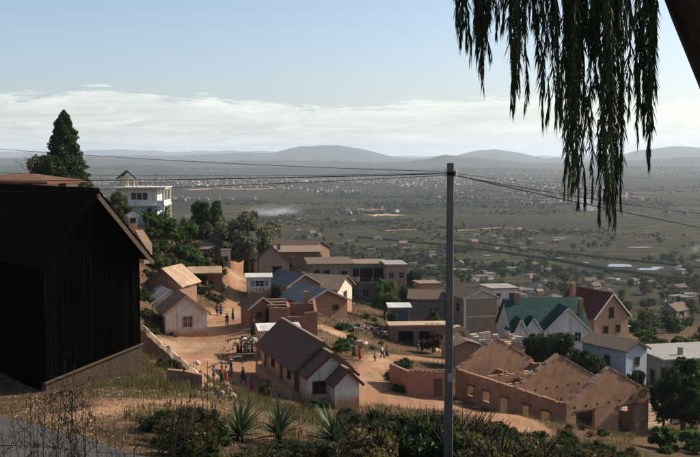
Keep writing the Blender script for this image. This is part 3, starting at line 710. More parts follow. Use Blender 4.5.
# ------------------------------------------------------------------ roofless brick ruin
def build_ruin():
    W, L, h, rise, zb = 10.4, 17.2, 3.85, 2.85, -26.2
    t = thing('brick_ruin', (24.3, 90.45, zb), 'roofless pale brick ruin with three standing gables', 'ruin', R(29))
    g = [(0, h), (W/2, h + rise), (W, h)]
    P = lambda x, y: (x, y)
    def gab(name, y, ops, top=None, x0=-W/2, x1=W/2):
        mb = MB(); wall_run(mb, P(x0, y), P(x1, y), .38, -1.5, top or g, ops); return mb.build(name, M['brickpale'], t)
    def jag(top, n=9, a=.12):
        """stepped, worn top line"""
        out = []; d = np.array(top)
        us = np.sort(np.r_[np.linspace(0, d[-1, 0], n * 3 + 1), d[1:-1, 0]])
        for u0, u1 in zip(us[:-1], us[1:]):
            k = -.075 * rnd.choice([0, 0, 0, 1, 1, 2]) * (a / .1)
            out += [(u0 + .001, float(np.interp(u0, d[:, 0], d[:, 1])) + k), (u1 - .001, float(np.interp(u1, d[:, 0], d[:, 1])) + k)]
        return out
    gab('front_gable', 0, [(1.2, 3.5, .9, 2.9), (6.5, 8.7, .1, 2.75)], jag(g, 14, .03))
    gab('middle_gable', 7.2, [(1.6, 2.8, 1.0, 2.6), (4.4, 5.9, .0, 2.2), (7.6, 8.8, 1.0, 2.6)], jag(g, 12, .05)); gab('rear_gable', L, [(2.0, 3.2, 1.0, 2.5), (6.8, 8.0, 1.0, 2.5)], jag(g, 14, .03))
    mb = MB(); wall_run(mb, P(-W/2 + .192, .192), P(-W/2 + .192, L - .192), .36, -1.5, jag([(0, h), (L - .4, h)], 16, .06), [(2, 3.1, 1.3, 2.5), (5, 5.9, 1.3, 2.4), (8.3, 9.4, .2, 2.4), (11.2, 12.3, 1.4, 2.5), (14, 15, 1.4, 2.5)]); mb.build('side_wall', M['brickpale'], t)
    mb = MB(); wall_run(mb, P(W/2 - .192, .192), P(W/2 - .192, L - .192), .36, -1.5, jag([(0, h), (L - .4, h)], 16, .2), [(2, 3.1, 1.3, 2.5), (9, 10.1, .2, 2.4)]); mb.build('side_wall', M['brickpale'], t)
    for y, top in ((10.6, h - .5), (13.9, h - .3)):
        mb = MB(); wall_run(mb, P(-W/2 + .4, y), P(W/2 - .4, y), .3, -1.5, jag([(0, top), (W - .8, top)], 10, .15), [(6, 7.2, .1, 2.3)]); mb.build('cross_wall', M['brickpale'], t)
    mb = MB(); wall_run(mb, P(.2, 7.4), P(.2, L - .2), .3, -1.5, jag([(0, h - .8), (L - 7.6, h - .5)], 10, .2)); mb.build('inner_wall', M['brickpale'], t)
    for x0, x1 in ((1.0, 3.7), (6.3, 8.9)):
        MB().box(-W/2 + x0, -W/2 + x1, -.25, .22, 2.915 if x0 < 3 else 2.765, 3.1 if x0 < 3 else 2.95).build('lintel', M['wood'], t)
    for y in (2.55, 5.45, 8.85, 11.75, 14.5):
        MB().box(-W/2 - .07, -W/2 + .4, y - .75, y + .75, 2.52, 2.68).build('lintel', M['wood'], t)
    for y in (-.195, 7.2 - .195):
        for k in range(7): MB().box(-W/2 + 1.0 + k * 1.4 - .09, -W/2 + 1.0 + k * 1.4 + .09, y - .012, y + .05, 3.32, 3.5).build('putlog_shade_block', M['dark'], t)  # dark blocks on the wall face paint the shade inside putlog holes
    for y in (0, 7.2, L):
        for sg in (-1, 1):
            n = 14
            for k in range(n):          # added bricks, mostly pale, painting the sunlit edge up the gable
                if rnd.random() < .12: continue
                u0, u1 = k / n, (k + .93) / n; f = lambda u: (sg * W/2 * (1 - u), h + rise * u + .012)
                (x0, z0), (x1, z1) = f(u0), f(u1); a_ = .24 + rnd.uniform(-.02, .03); p8 = [(x0, y - a_, z0), (x1, y - a_, z1), (x1, y + a_, z1), (x0, y + a_, z0)]
                if sg > 0: p8 = [p8[1], p8[0], p8[3], p8[2]]
                d_ = rnd.uniform(.07, .12); MB().hexa(p8 + [(p[0], p[1], p[2] + d_) for p in p8]).build('lit_edge_brick', M['brick' if rnd.random() < .3 else 'mudpale'], t)
    for k, (x, y) in enumerate(((2.0, 11.5), (2.6, 12.0), (3.1, 11.2))):
        b = MB(); b.bar((x, y, h - .9), (x - 1.8, y + 1.5, h - .15 + k * .05), .14, .08); b.build('fallen_beam', M['cream'], t)
build_ruin()

# ------------------------------------------------------------------ the houses of the village
W_ = dict(frame=M['wood'])
# small house on the edge of the square
house('cottage', 'small whitewashed cottage with shuttered gable window at the edge of the square', 'house', 186, 117.5, gz(334, 118), 20, 5.1, 5.4, 2.75, 2.0, M['dirtywhite'], M['tilebrown'], .35, .35,
      ops=[('F', .15, .95, 1.15, 1.3, 'window', dict(frame=M['cream'], pane=M['wood'])), ('L', 1.8, 0, 1.0, 2.0, 'door', W_), ('R', 2.5, 1, 1, 1.1, 'window', W_)], barge=M['mudpale'])
house('tin_cottage', 'low house with pale tin roof close behind the whitewashed cottage', 'house', 170, 125, gz(322, 125), 24, 4.6, 5.5, 2.6, 1.5, M['dirtywhite'], M['tinwhite'], ops=[('F', -.8, 1, .9, 1, 'window', W_), ('L', 2, 0, .9, 2, 'door', W_)])
# brick house with tan roof and a board of posters
h_ = house('brick_house', 'brick house with tan corrugated roof and a whitewashed panel across its front', 'house', 163, 130, gz(305, 130), -16, 5.0, 5.2, 2.9, 2.0, M['brickdark'], M['thatch'], .5, .5,
      ops=[('F', 1.9, .0, .9, 1.9, 'door', W_)], barge=M['wood'])
for k in range(2):
    for j in range(5):
        MB().box(-1.5 + j * .52, -1.02 + j * .52, -.05, .02, 1.15 + k * .5, 1.6 + k * .5).build('whitewashed_panel', M['white'], h_)
MB().box(2.35, 2.6, -.4, -.1, -1.5, 2.3).build('post', M['mudpale'], h_)
# lean-to with people below
def leanto(px, Y, zb, th, W, L, h, rise, label, roofm, wallm, name='lean_to'):
    t = thing(name, (gx(px, Y), Y, zb), label, 'shelter', R(th))
    lo = [(-W/2, -.2, h), (W/2, -.2, h), (W/2, L, h + rise), (-W/2, L, h + rise)]
    MB().hexa(lo + [(a, b, c + .1) for a, b, c in lo]).build('roof', roofm, t)
    for x in (-W/2 + .15, -W/6, W/6, W/2 - .15): MB().box(x - .08, x + .08, -.05, .11, -1.5, h + .02).build('post', M['wood'], t)
    MB().box(-W/2, W/2, L - .2, L, -1.5, h + rise - .03).build('back_wall', wallm, t)
    MB().box(-W/2, -W/2 + .2, .3, L - .2, -1.5, h).build('end_wall', wallm, t)
    MB().box(-W/3, W/4, .5, 1.1, 0, .75).build('counter', M['wood'], t)
    return t
leanto(201, 142, gz(292, 142), 8, 6.2, 3.6, 2.7, .6, 'open market lean-to with tan tin roof beside the brick house', M['thatch'], M['brickdark'])
house('long_shed', 'long low stone shed with weathered flat tile roof below the banana plants', 'shed', 200, 168, gz(265, 168), 5, 9.8, 5.5, 2.7, 1.1, M['grey'], M['tilebrown'], .3, .3, kind='shed', ops=[('F', -2.5, .5, 1.5, 1.2, 'window', W_), ('F', 1.2, .5, 1.5, 1.2, 'window', W_)])
house('gate_pavilion', 'small pale plastered gatehouse at the end of the long shed', 'house', 226, 162, gz(268, 162), 8, 1.6, 2.0, 2.9, .2, M['cream'], M['concrete'], .12, .12, kind='flat', ops=[('F', 0, 1.1, .6, .8, 'window', W_)])
house('low_store', 'low plastered store with flat mossy roof above the long shed', 'shed', 203, 180, gz(255, 180), 3, 11, 5, 2.6, .6, M['cream'], M['tiledark'], .3, .3, kind='shed', ops=[('F', -3, .8, 1, 1, 'window', W_), ('F', 3, .8, 1, 1, 'window', W_)])
# stepped terrace with white stall
house('white_stall', 'tiny white stall with pinkish roof on the hillside steps', 'stall', 134, 120, gz(226, 120), 25, 1.1, 1.2, 1.2, .35, M['white'], M['tinwhite'], .2, .2, ops=[('F', 0, .45, .6, .5, 'window', W_)], sink=3)
st = thing('stone_steps', (gx(139, 118), 118, gz(233, 118)), 'pale stone steps descending the hillside under the white stall', 'steps', R(35))
for k in range(7): MB().box(-.5 + k * .0, .55, -k * .4 - .4, -k * .4 - .004, -3.5, .4 - k * .24).build('step', M['mudpale'], st)
# white villa on the hill
def build_villa():
    Y = 156; zb = gz(229, Y)
    t = thing('villa', (gx(141, Y), Y, zb), 'white flat-roofed villa with roof terrace gazebo above the banana plants', 'house', R(2))
    W = 7.7; zf = gz(206, Y) - zb; zt = gz(189, Y) - zb
    MB().box(-W/2, W/2 - 1.1, 0, 7, -3, zf).build('ground_storey', M['paleblue'], t)
    MB().box(-W/2, W/2 - 1.1, .3, 7, zf + .2, zt).build('upper_storey', M['white'], t)
    MB().box(-W/2 - .2, W/2 + .2, -.5, 7.2, zf, zf + .2).build('floor_slab', M['white'], t)
    sl = MB().box(-W/2 - .25, W/2 + .3, -.6, 7.3, zt, zt + .3).build('roof_slab', M['white'], t)
    for y in (-.35, 3, 6.9):
        MB().box(W/2 - .2, W/2 + .1, y - .15, y + .15, zf + .2, zt).build('column', M['white'], t); MB().box(W/2 - .2, W/2 + .1, y - .15, y + .15, -3, zf).build('column', M['white'], t)
    MB().box(W/2 - 1.05, W/2 + .05, -.45, -.35, zf + .2, zf + .9).build('balustrade', M['white'], t)
    MB().box(W/2 - .02, W/2 + .06, -.2, 6.7, zf + .2, zf + .9).build('balustrade', M['white'], t)
    for x, w in ((-1.0, .85), (-.1, .85), (.8, .85)):
        o = MB().box(x - w/2 + .05, x + w/2 - .05, .24, .32, zf + 1.0, zf + 2.1).build('window', M['glass'], t)
        MB().box(x - w/2 - .02, x + w/2 + .02, .2, .28, zf + .9, zf + .995).build('sill', M['white'], o)
    o = MB().box(2.05, 2.6, .25, .33, zf + .2, zf + 2.2).build('door', M['white'], t)
    for a, b, c, d in ((-W/2 - .2, W/2 + .25, -.55, -.48), (-W/2 - .2, W/2 + .25, 7.1, 7.2)):
        m = MB(); m.box(a, b, c, d, zt + .95, zt + 1.02)
        for k in range(12): x = a + (b - a) * k / 11; m.box(x - .03, x + .03, c, d, zt + .3, zt + .95)
        m.build('railing', M['grey'], t)
    gy = 3.0; gxo = -2.6
    m = MB(); gable_roof(m, 2.4, 3.0, 0, 1.0, .35, .3, .3, .1); m.v = [(a + gxo, b + gy, c + zt + 1.9) for a, b, c in m.v]; go = m.build('gazebo_roof', M['tinblue'], t)
    m = MB()
    for sg in (-1, 1): m.bar((gxo, gy - .33, zt + 2.93), (gxo + sg * 1.6, gy - .33, zt + 1.58), .06, .22)
    m.build('bargeboard', M['tinblue'], go)
    MB().box(gxo - 1.2, gxo - .2, gy, gy + 3, zt + .3, zt + 1.95).build('gazebo_wall', M['cream'], t)
    for x in (gxo - 1.1, gxo + 1.1):
        for y in (gy + .1, gy + 2.9): MB().box(x - .1, x + .1, y - .1, y + .1, zt + .3, zt + 2).build('gazebo_post', M['white'], t)
    m = MB(); m.tube([(2.2, 2, zt + .3), (2.2, 2, zt + 2.6)], .03, 5); m.bar((1.6, 2, zt + 2.2), (2.8, 2, zt + 2.3), .03)
    for k in range(4): m.bar((1.75 + k * .3, 1.6, zt + 2.24), (1.75 + k * .3, 2.4, zt + 2.24), .02)
    m.build('antenna', M['wire'], t)
    MB().box(-W/2 - 3.4, -W/2 - .2, 1.5, 6, -3, zf + 1.4).build('side_wing', M['dirtywhite'], t)
build_villa()
house('bungalow', 'brown-roofed bungalow half hidden by the cypress', 'house', 64, 97, gz(200, 97), 78, 6.5, 8.5, 1.9, .75, M['cream'], M['tinrust'], .7, .6, kind='hip', eave=M['redwood'], ops=[('L', 2, .7, 1.2, 1.0, 'window', W_), ('L', 5, .7, 1.2, 1.0, 'window', W_), ('F', 0, .7, 1.2, 1.0, 'window', W_)])
# kiosk, gabled house, blue tin houses
k_ = house('kiosk', 'tiny cream kiosk with open blue shutters beside the earth road', 'kiosk', 259, 147, gz(293, 147), 6, 3.6, 2.6, 2.35, .25, M['white'], M['tinwhite'], .3, .35, kind='shed',
      ops=[('F', .1, 1.05, 1.2, .85, 'window', dict(frame=M['white'], shutter=M['blueshutter'])), ('L', 1.2, 0, .8, 1.9, 'door', W_)])
for x in (-.5, .1, .6): MB().box(x, x + .2, -.03, .02, .45, .7).build('painted_mark', M['wood'], k_)
house('gable_house', 'plain brown plastered gable house with dark doorway behind the kiosk', 'house', 272, 166, gz(279, 166), 14, 6.0, 7.5, 3.0, 2.5, M['tan'], M['tile'], .3, .3, ops=[('F', .9, 0, 1.5, 2.1, 'door', dict(pane=M['dark'], frame=M['wood'])), ('L', 3, .9, .9, 1.0, 'window', W_)])
house('blue_roof_house', 'brick house with dark blue tin roof behind the brick yard', 'house', 304, 152, gz(302, 152), 33, 6.0, 7.5, 2.7, 1.7, M['brick'], M['tinblue'], .4, .4, ops=[('F', 0, .9, 1, 1, 'window', W_)], barge=M['concrete'])
house('grey_roof_house', 'wide low brick house with slate grey tin roof in front of the dark blue roof', 'house', 326, 141, gz(316, 141), 30, 7.2, 8.0, 2.2, 1.7, M['brick'], M['tingrey'] if False else M['tinblue'], .45, .45, ops=[('F', 1.6, .8, .8, .7, 'window', W_)], barge=M['concrete'])
house('yard_cottage', 'little brick cottage with broken tile roof in the brick yard', 'house', 262, 121, gz(323, 121), 22, 3.3, 4.0, 2.0, 1.25, M['brickdark'], M['tiledark'], .35, .35, ops=[('F', -.4, .7, .6, .7, 'window', W_), ('F', .8, 0, .7, 1.7, 'door', W_)], barge=M['cream'])
house('tin_awning', 'pale corrugated lean-to standing against the far end of the chapel', 'shelter', 280, 108, gz(346, 108), 12, 4.6, 2.4, 1.7, .4, M['cream'], M['tinwhite'], .2, .2, kind='shed', ops=[('F', -1.2, 0, .8, 1.5, 'door', W_)])
def build_yard():
    Y = 119.5; t = thing('brick_yard', (gx(273, Y), Y, gz(325, Y)), 'roofless brick yard walls with stub chimney beside the broken-roofed cottage', 'ruin', R(6))
    b = 'brick'
    for nm, p0, p1, top, ops in (('front_wall', (-.5, 0), (5.5, 0), [(0, 2.2), (2.2, 2.1), (2.3, 1.0), (4.3, 1.0), (4.4, 1.5), (6, 1.6)], []),
                             ('rear_wall', (-.5, 4.2), (5.5, 4.2), [(0, 2.5), (2.4, 2.5), (2.5, 2.1), (6, 2.0)], []), ('side_wall', (5.32, .2), (5.32, 4.0), [(0, 1.6), (2, 1.9), (3.8, 2.6)], []), ('cross_wall', (1.9, .2), (1.9, 4.0), [(0, 2.2), (3.8, 2.3)], [])):
        m = MB(); wall_run(m, p0, p1, .34, -1.5, top, ops); m.build(nm, M[b], t)
    MB().box(4.0, 4.6, 3.7, 4.3, 2.0, 3.6).build('chimney', M['brick'], t)
    for k in range(3): MB().box(-.8 + k*.1, 1.7, 1.0 + k * 1.0, 1.7 + k * 1.0, 2.2 + k * .22, 2.34 + k * .22).build('roof_strip', M['tile'], t)
build_yard()
# dark old houses behind
house('old_tiled_house', 'large old house with black sagging tile roof and brick chimney', 'house', 320, 205, gz(266, 205), 60, 8, 11, 3.6, 1.6, M['brickdark'], M['tiledark'], .4, .4, ops=[('F', 0, 1, 1.2, 1.4, 'window', W_), ('L', 3, 1, 1.2, 1.4, 'window', W_), ('L', 7, 1, 1.2, 1.4, 'window', W_)])
ch = house('ridge_store', 'flat brown-roofed store with square chimney beyond the plastered gable house', 'house', 298, 196, gz(268, 196), 5, 9, 6, 3.2, .7, M['brickdark'], M['tilebrown'], .4, .4, kind='shed', ops=[('F', -2, .8, 1, 1.1, 'window', W_)])
MB().box(-4.2, -3.5, 2, 2.7, 3.2, 4.9).build('chimney', M['brickdark'], ch)
house('grey_house', 'grey plastered two-storey house with tall blank wall behind the blue roofs', 'house', 331, 176, gz(297, 176), 8, 8.0, 7, 6.0, .5, M['grey'], M['tiledark'], .3, .3, kind='shed', ops=[('F', -2.6, 3.6, 1.0, 1.3, 'window', W_), ('F', -.8, 3.6, 1.0, 1.3, 'window', W_), ('F', 2.4, 3.4, 1.0, 1.3, 'window', W_), ('F', -1, .4, 1.2, 2, 'door', W_)])
house('veranda_house', 'run-down white house with ragged brown tile roof and open veranda', 'house', 345, 160, gz(304, 160), 68, 6.2, 6.6, 3.0, 1.7, M['dirtywhite'], M['tilebrown'], .7, .5, ops=[('L', 1.2, 0, 1.2, 2.2, 'door', dict(pane=M['dark'], frame=M['wood'])), ('L', 3.6, .8, 1.8, 1.4, 'window', W_), ('F', 0, .9, 1.1, 1.2, 'window', W_)])
def block(name, label, px, Y, zb, th, W, L, h, wall, roofm, floors, cols, ww=1.0, wh=1.3, balcony=(), group=None, cornice=True):
    t = thing(name, (gx(px, Y), Y, zb), label, 'building', R(th), group)
    MB().box(-W/2, W/2, 0, L, -3, h).build('wall', wall, t)
    MB().box(-W/2 - .25, W/2 + .25, -.25, L + .25, h + .003, h + .28).build('roof', roofm, t)
    fh = h / floors
    if cornice:
        for f in range(1, floors): MB().box(-W/2 - .1, W/2 + .1, -.1, L + .1, f * fh - .1, f * fh + .08).build('string_course', wall, t)
    for f in range(floors):
        for c in range(cols):
            if (f, c) in balcony: continue
            opening(t, W, L, 'F', -W/2 + W * (c + .5) / cols, f * fh + fh * .32, ww, wh, 'window', frame=M['concrete'])
        for c in range(2): opening(t, W, L, 'R', L * (c + .5) / 2, f * fh + fh * .32, ww, wh, 'window', frame=M['concrete'])
        for c in range(2): opening(t, W, L, 'L', L * (c + .5) / 2, f * fh + fh * .32, ww, wh, 'window', frame=M['concrete'])
    return t
b_ = block('old_tenement', 'grey two-storey tenement with washing on its upper balcony', 366, 181, gz(302, 181), 4, 8.2, 8, 7.0, M['grey'], M['tilebrown'], 2, 3, balcony={(1, 0), (1, 1), (1, 2)})
MB().box(-3.9, 3.9, -.03, .02, 4.0, 6.4).build('balcony_shade_panel', M['dark'], b_)  # flat dark sheet painting the shade of a set-back balcony
MB().box(-4.0, 4.0, -1.0, -.004, 3.62, 3.8).build('balcony_floor', M['concrete'], b_)
m = MB(); m.box(-4, 4, -1.0, -.93, 4.5, 4.6)
for k in range(14): m.box(-4 + k * .61, -3.94 + k * .61, -.99, -.94, 3.8, 4.5)
m.build('balcony_rail', M['wood'], b_)
for x in (-3.9, -1.3, 1.3, 3.8): MB().box(x - .1, x + .1, -.95, -.75, -2.5, 3.6).build('column', M['grey'], b_); MB().box(x - .08, x + .08, -.95, -.79, 3.8, 6.75).build('column', M['grey'], b_)
for k, (x, c) in enumerate(((-2.8, 'cwhite'), (-2.2, 'cpink'), (-1.7, 'cwhite'), (.2, 'cdark'), (.9, 'cgrey'), (2.3, 'cbrown'))):
    tag(MB().box(x, x + .45, -1.06, -1.03, 4.0, 4.9).build('hanging_laundry', M[c], None, b_.location, b_.rotation_euler), {'cwhite': 'white garment', 'cpink': 'pink garment', 'cdark': 'black garment', 'cgrey': 'grey garment', 'cbrown': 'brown garment'}[c] + ' drying over the tenement balcony rail', 'laundry', 'washing on the tenement balcony')
b_ = block('square_house', 'square plain grey-brown two-storey house beside the tenement', 396.5, 177, gz(302, 177), 6, 3.7, 7, 6.7, M['tan'], M['concrete'], 2, 2, .8, 1.0)
# shack and terrace
house('tin_shack', 'small boarded shack with grey tin front on the terrace above the road', 'shack', 400, 146, gz(325, 146), 3, 3.3, 2.6, 2.6, .3, M['grey'], M['tinwhite'], .2, .3, kind='shed', ops=[('F', .0, .3, 2.2, 1.9, 'window', dict(pane=M['tinblue'], sill=False))])
def build_terrace():
    Y = 137; t = thing('brick_terrace', (gx(418, Y), Y, gz(347, Y)), 'low brick terrace building with two dark garage openings below the shack', 'building', R(4))
    m = MB(); wall_run(m, (-4, 0), (4.2, 0), .4, -1.5, [(0, 3.0), (8.2, 3.0)], [(1.2, 3.4, 0, 2.3), (4.2, 6.4, 0, 2.3)]); m.build('front_wall', M['brickdark'], t)
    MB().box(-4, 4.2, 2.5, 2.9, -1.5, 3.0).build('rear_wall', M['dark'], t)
    for x in (-4, 3.8): MB().box(x, x + .4, .2, 2.5, -1.5, 2.98).build('end_wall', M['brickdark'], t)
    MB().box(-4.2, 4.4, -.3, 3.1, 3.003, 3.2).build('roof', M['mudpale'], t)
    for k in range(3): b = MB(); b.bar((1.2 + k * .9, .2, 3.3), (3.6 + k * .5, 1.8, 3.32), .18, .12); b.build('timber', M['cream'], t)
build_terrace()
# tan hall, white and ochre blocks
th_ = house('tan_hall', 'tall tan hall with pale corner strips and low gable roof', 'building', 481.5, 157, gz(334, 157), 17, 6.0, 11, 5.9, 1.35, M['tan'], M['tiledark'], .35, .3, barge=M['dirtywhite'], ops=[('L', 2.5, 3.6, 1, 1.2, 'window', W_), ('L', 6, 3.6, 1, 1.2, 'window', W_)])
MB().box(-3.06, -2.7, -.06, .2, -2.5, 5.75).build('corner_strip', M['white'], th_)
MB().box(2.75, 3.05, -.06, .2, -2.5, 5.75).build('corner_strip', M['cream'], th_)
MB().box(-2.695, 2.745, -.05, .1, 2.75, 2.98).build('band', M['cream'], th_)
m = MB(); m.v += [(-3.0, -.045, 5.76), (3.0, -.045, 5.76), (0, -.045, 7.1), (-3.0, .02, 5.76), (3.0, .02, 5.76), (0, .02, 7.1)]; m.f += [(0, 1, 2), (5, 4, 3), (0, 3, 4, 1), (1, 4, 5, 2), (2, 5, 3, 0)]; m.build('pediment', M['cream'], th_)
block('white_block', 'plain white two-storey block behind the tan hall', 505, 176, gz(316, 176), 12, 5.0, 6, 4.9, M['white'], M['concrete'], 2, 2, .8, .9)
block('ochre_house', 'small ochre house with two arched windows beyond the slate-strewn yard', 430, 192, gz(304, 192), 10, 4.2, 5, 3.9, M['ochre'], M['tilebrown'], 1, 2, .7, 1.3)
house('dark_tile_house', 'low house with wide dark grey roof adjoining the tan hall', 'house', 446, 165, gz(318, 165), 80, 5.5, 6, 3.6, 1.1, M['grey'], M['tiledark'], .4, .4, ops=[('L', 2, .8, 1, 1.1, 'window', W_)])
house('roof_shelter', 'open shelter with dark patched roof beside the ruin', 'shelter', 468, 118, gz(354, 118), 12, 3.2, 3, 1.0, .5, M['mud'], M['tiledark'], .3, .3)
# unfinished white block pillars
def build_pillars():
    Y = 134; zb = gz(346, Y); t = thing('unfinished_house', (gx(498, Y), Y, zb), 'unfinished house shell of white block pillars in front of the tan hall', 'building', R(12))
    MB().box(-3.4, 3.6, -.2, 5, -2.5, .12).build('floor_slab', M['mudpale'], t)
    for y in (0, 1.6, 3.2, 4.7):
        for x in (-3.1, -1.7, -.3, 1.1, 2.5, 3.3):
            if rnd.random() < .22: continue
            hgt = rnd.uniform(.5, 1.75); n = int(hgt / .22); p = None
            for k in range(n):
                o = MB().box(x - .38 + rnd.uniform(-.03, .03), x + .38, y - .25, y + .2 + rnd.uniform(-.02, .02), .123 + k * .222, .123 + k * .222 + .21).build('block', M['cream' if rnd.random() < .5 else 'dirtywhite'], t)
    for y in (0, 3.2): MB().box(-2.8, -.6, y - .12, y + .12, .125, 1.0).build('low_wall', M['white'], t)
build_pillars()
# red and green roofed houses
def build_green():
    Y = 141; zb = gz(357, Y); t = thing('green_roof_house', (gx(551, Y), Y, zb), 'white house with dark green sheet roof, gabled front and two brick chimneys', 'house', R(8))
    he = gz(328.5, Y) - zb; hr = gz(302, Y) - zb
    W = 11.4; D = 7.5
    q = [(0, -2.5), (D, -2.5), (D, he), (D/2, hr), (0, he)]
    m = MB(); m.v += [(-W/2, a, b) for a, b in q] + [(W/2, a, b) for a, b in q]; m.f += [(4, 3, 2, 1, 0), (5, 6, 7, 8, 9)] + [((k+1) % 5, (k+1) % 5 + 5, k + 5, k) for k in range(5)]
    m.build('wall', M['white'], t)
    r = MB(); s = (hr - he) / (D/2)
    for sg, y0 in ((-1, 0), (1, D)):
        ye = y0 + sg * .4; ze = he - .4 * s; lo = [(-W/2 - .35, ye, ze), (W/2 + .35, ye, ze), (W/2 + .35, D/2, hr), (-W/2 - .35, D/2, hr)]
        if sg > 0: lo = [lo[1], lo[0], lo[3], lo[2]]
        r.hexa([(a, b, c + .02) for a, b, c in lo] + [(a, b, c + .14) for a, b, c in lo])
    ro = r.build('roof', M['green'], t)
    def front_gable(xc, w, hp, dep, nm):
        hw = w / 2; rise = hp - he + .25; y0 = -dep
        q = [(-hw, -2.5), (hw, -2.5), (hw, hp - rise), (0, hp), (-hw, hp - rise)]
        m = MB(); m.v += [(xc + a, y0, b) for a, b in q] + [(xc + a, -.003 if b < he else D/2 - .3, b) for a, b in q]
        m.f += [(0, 1, 2, 3, 4), (9, 8, 7, 6, 5)] + [(k, k + 5, (k+1) % 5 + 5, (k+1) % 5) for k in range(5)]
        m.build(nm, M['white'], t)
        r = MB(); gable_roof(r, w, D/2 + dep - .4, 0, rise, .22, .25, 0, .12); r.v = [(a + xc, b + y0, c + hp - rise + .02) for a, b, c in r.v]
        rr = r.build('gable_roof', M['green'], t)
        b = MB()
        for sg in (-1, 1): b.bar((xc, y0 - .28, hp + .03), (xc + sg * (hw + .22), y0 - .28, hp - rise - .22 * rise / hw + .03), .05, .2)
        b.build('bargeboard', M['white'], rr)
    front_gable(2.3, 6.9, hr - .85, .8, 'main_gable'); front_gable(-2.75, 2.7, hr - 2.25, .5, 'small_gable'); front_gable(-4.75, 1.9, hr - 2.3, .9, 'small_gable')
    opening(t, W, D, 'F', 3.9, 2.4, .9, 1.3, 'window', frame=M['white']); opening(t, W, D, 'F', 1.2, 2.4, .9, 1.3, 'window', frame=M['white'])
    for o in list(t.children):
        if o.name.startswith('window'): o.location.y = -.8
    for x in (-4.0, -1.4, -2.9): opening(t, W, D, 'F', x, 1.6, .8, 1.9, 'window', frame=M['redwood']).location.y = -.5 if x == -2.9 else 0
    opening(t, W, D, 'R', 2.5, 2.4, .9, 1.2, 'window', frame=M['white'])
    MB().box(-4.5, -3.8, 3.0, 3.7, hr - .6, hr + 1.0).build('chimney', M['brick'], t); MB().box(-4.58, -3.72, 2.92, 3.78, hr + .7, hr + .85).build('chimney_cap', M['brick'], t)
    MB().box(W/2 - .95, W/2 - .3, 1.0, 1.65, he - 1, hr + .2).build('chimney', M['brick'], t)
build_green()
hr_ = house('red_roof_house', 'tall salmon brick house with deep maroon roof behind the green-roofed house', 'house', 612, 163, gz(348, 163), 27, 7.3, 10, 5.6, 3.7, M['maroonwall'], M['maroon'], .5, .45, barge=M['white'],
      ops=[('F', 0, 5.2, .9, 1.7, 'window', W_), ('F', -1.2, 2.6, .9, 1.2, 'window', W_), ('F', 1.5, 2.6, .9, 1.2, 'window', W_), ('R', 2.5, 3.4, .9, 1.4, 'window', W_), ('R', 6, 3.4, .9, 1.4, 'window', W_)], ridge=M['maroon'])
MB().box(-2.6, -1.8, 7, 7.8, 7, 10.4).build('chimney', M['brick'], hr_)
m = MB(); m.v += [(-3.9, 6.0, 5.2), (-3.9, 13.2, 5.2), (-.2, 9.6, 9.2), (3.9, 6.0, 5.2), (3.9, 13.2, 5.2), (.2, 9.6, 9.25)]
m.box(3.651, 5.4, 1.5, 6.5, -2.5, 3.0); m.f = m.f[-6:]; m.v = m.v[-8:]; m.f = [tuple(i - 6 for i in f) for f in m.f]; m.build('side_annex', M['maroonwall'], hr_)
MB().box(3.66, 5.7, 1.2, 6.8, 3.003, 3.15).build('annex_roof', M['concrete'], hr_)
house('pale_blue_house', 'narrow pale blue house with brown tile roof above the ruin', 'house', 638, 118, gz(392, 118), 32, 3.7, 7.2, 5.3, .95, M['paleblue'], M['tilebrown'], .35, .35, barge=M['wood'],
      ops=[('F', .1, 3.3, .7, .95, 'window', W_), ('F', .3, .8, .7, .95, 'window', W_), ('R', 2, 1, .8, 1.6, 'window', W_), ('L', 3, 3.2, .8, 1, 'window', W_)])
f_ = house('flat_roof_store', 'broad grey flat-roofed store with small vent beside the pale blue house', 'building', 706, 124, gz(359, 124) - 4.3, 12, 11, 9.5, 4.3, .0, M['grey'], M['concrete'], .3, .3, kind='flat', ops=[('F', -4, .5, 1, 2, 'window', W_), ('F', -1, .5, 1, 2, 'window', W_), ('L', 3, .5, 1, 2, 'window', W_)])
MB().box(-2.3, -1.8, 2.0, 2.5, 4.52, 5.5).build('vent', M['concrete'], f_)
MB().box(-5.9, -5.3, -1.2, .2, -2, 3.4).build('corner_pier', M['dark'], f_)
# brick boundary wall with gate facing the dirt road
def build_gatewall():
    t = thing('brick_wall', (gx(408, 99), 99, gz(397, 99)), 'red brick boundary wall with plank gate by the dirt road', 'wall', R(3))
    m = MB(); wall_run(m, (0, 0), (4.6, 0), .35, -1, [(0, 2.65), (1, 2.75), (2.2, 2.7), (3.4, 2.55), (4.6, 2.6)], [(2.7, 3.6, 0, 1.9)]); m.build('wall', M['brick'], t)
    m = MB(); wall_run(m, (.178, .2), (-1.2, 5.2), .35, -1, [(0, 2.65), (5.4, 2.4)]); m.build('return_wall', M['brick'], t)
    g = MB().box(2.703, 3.597, .0, .07, 0, 1.85).build('gate', M['wood'], t)
    for k in range(5): MB().box(2.71 + k * .178, 2.87 + k * .178, -.03, .0, .02, 1.83).build('plank', M['wood'], g)
    for k in range(9): MB().box(.25 + k * .48, .45 + k * .48, -.1, .1, 2.62, 2.78 + rnd.uniform(0, .1)).build('coping_stone', M['mud'], t)
build_gatewall()
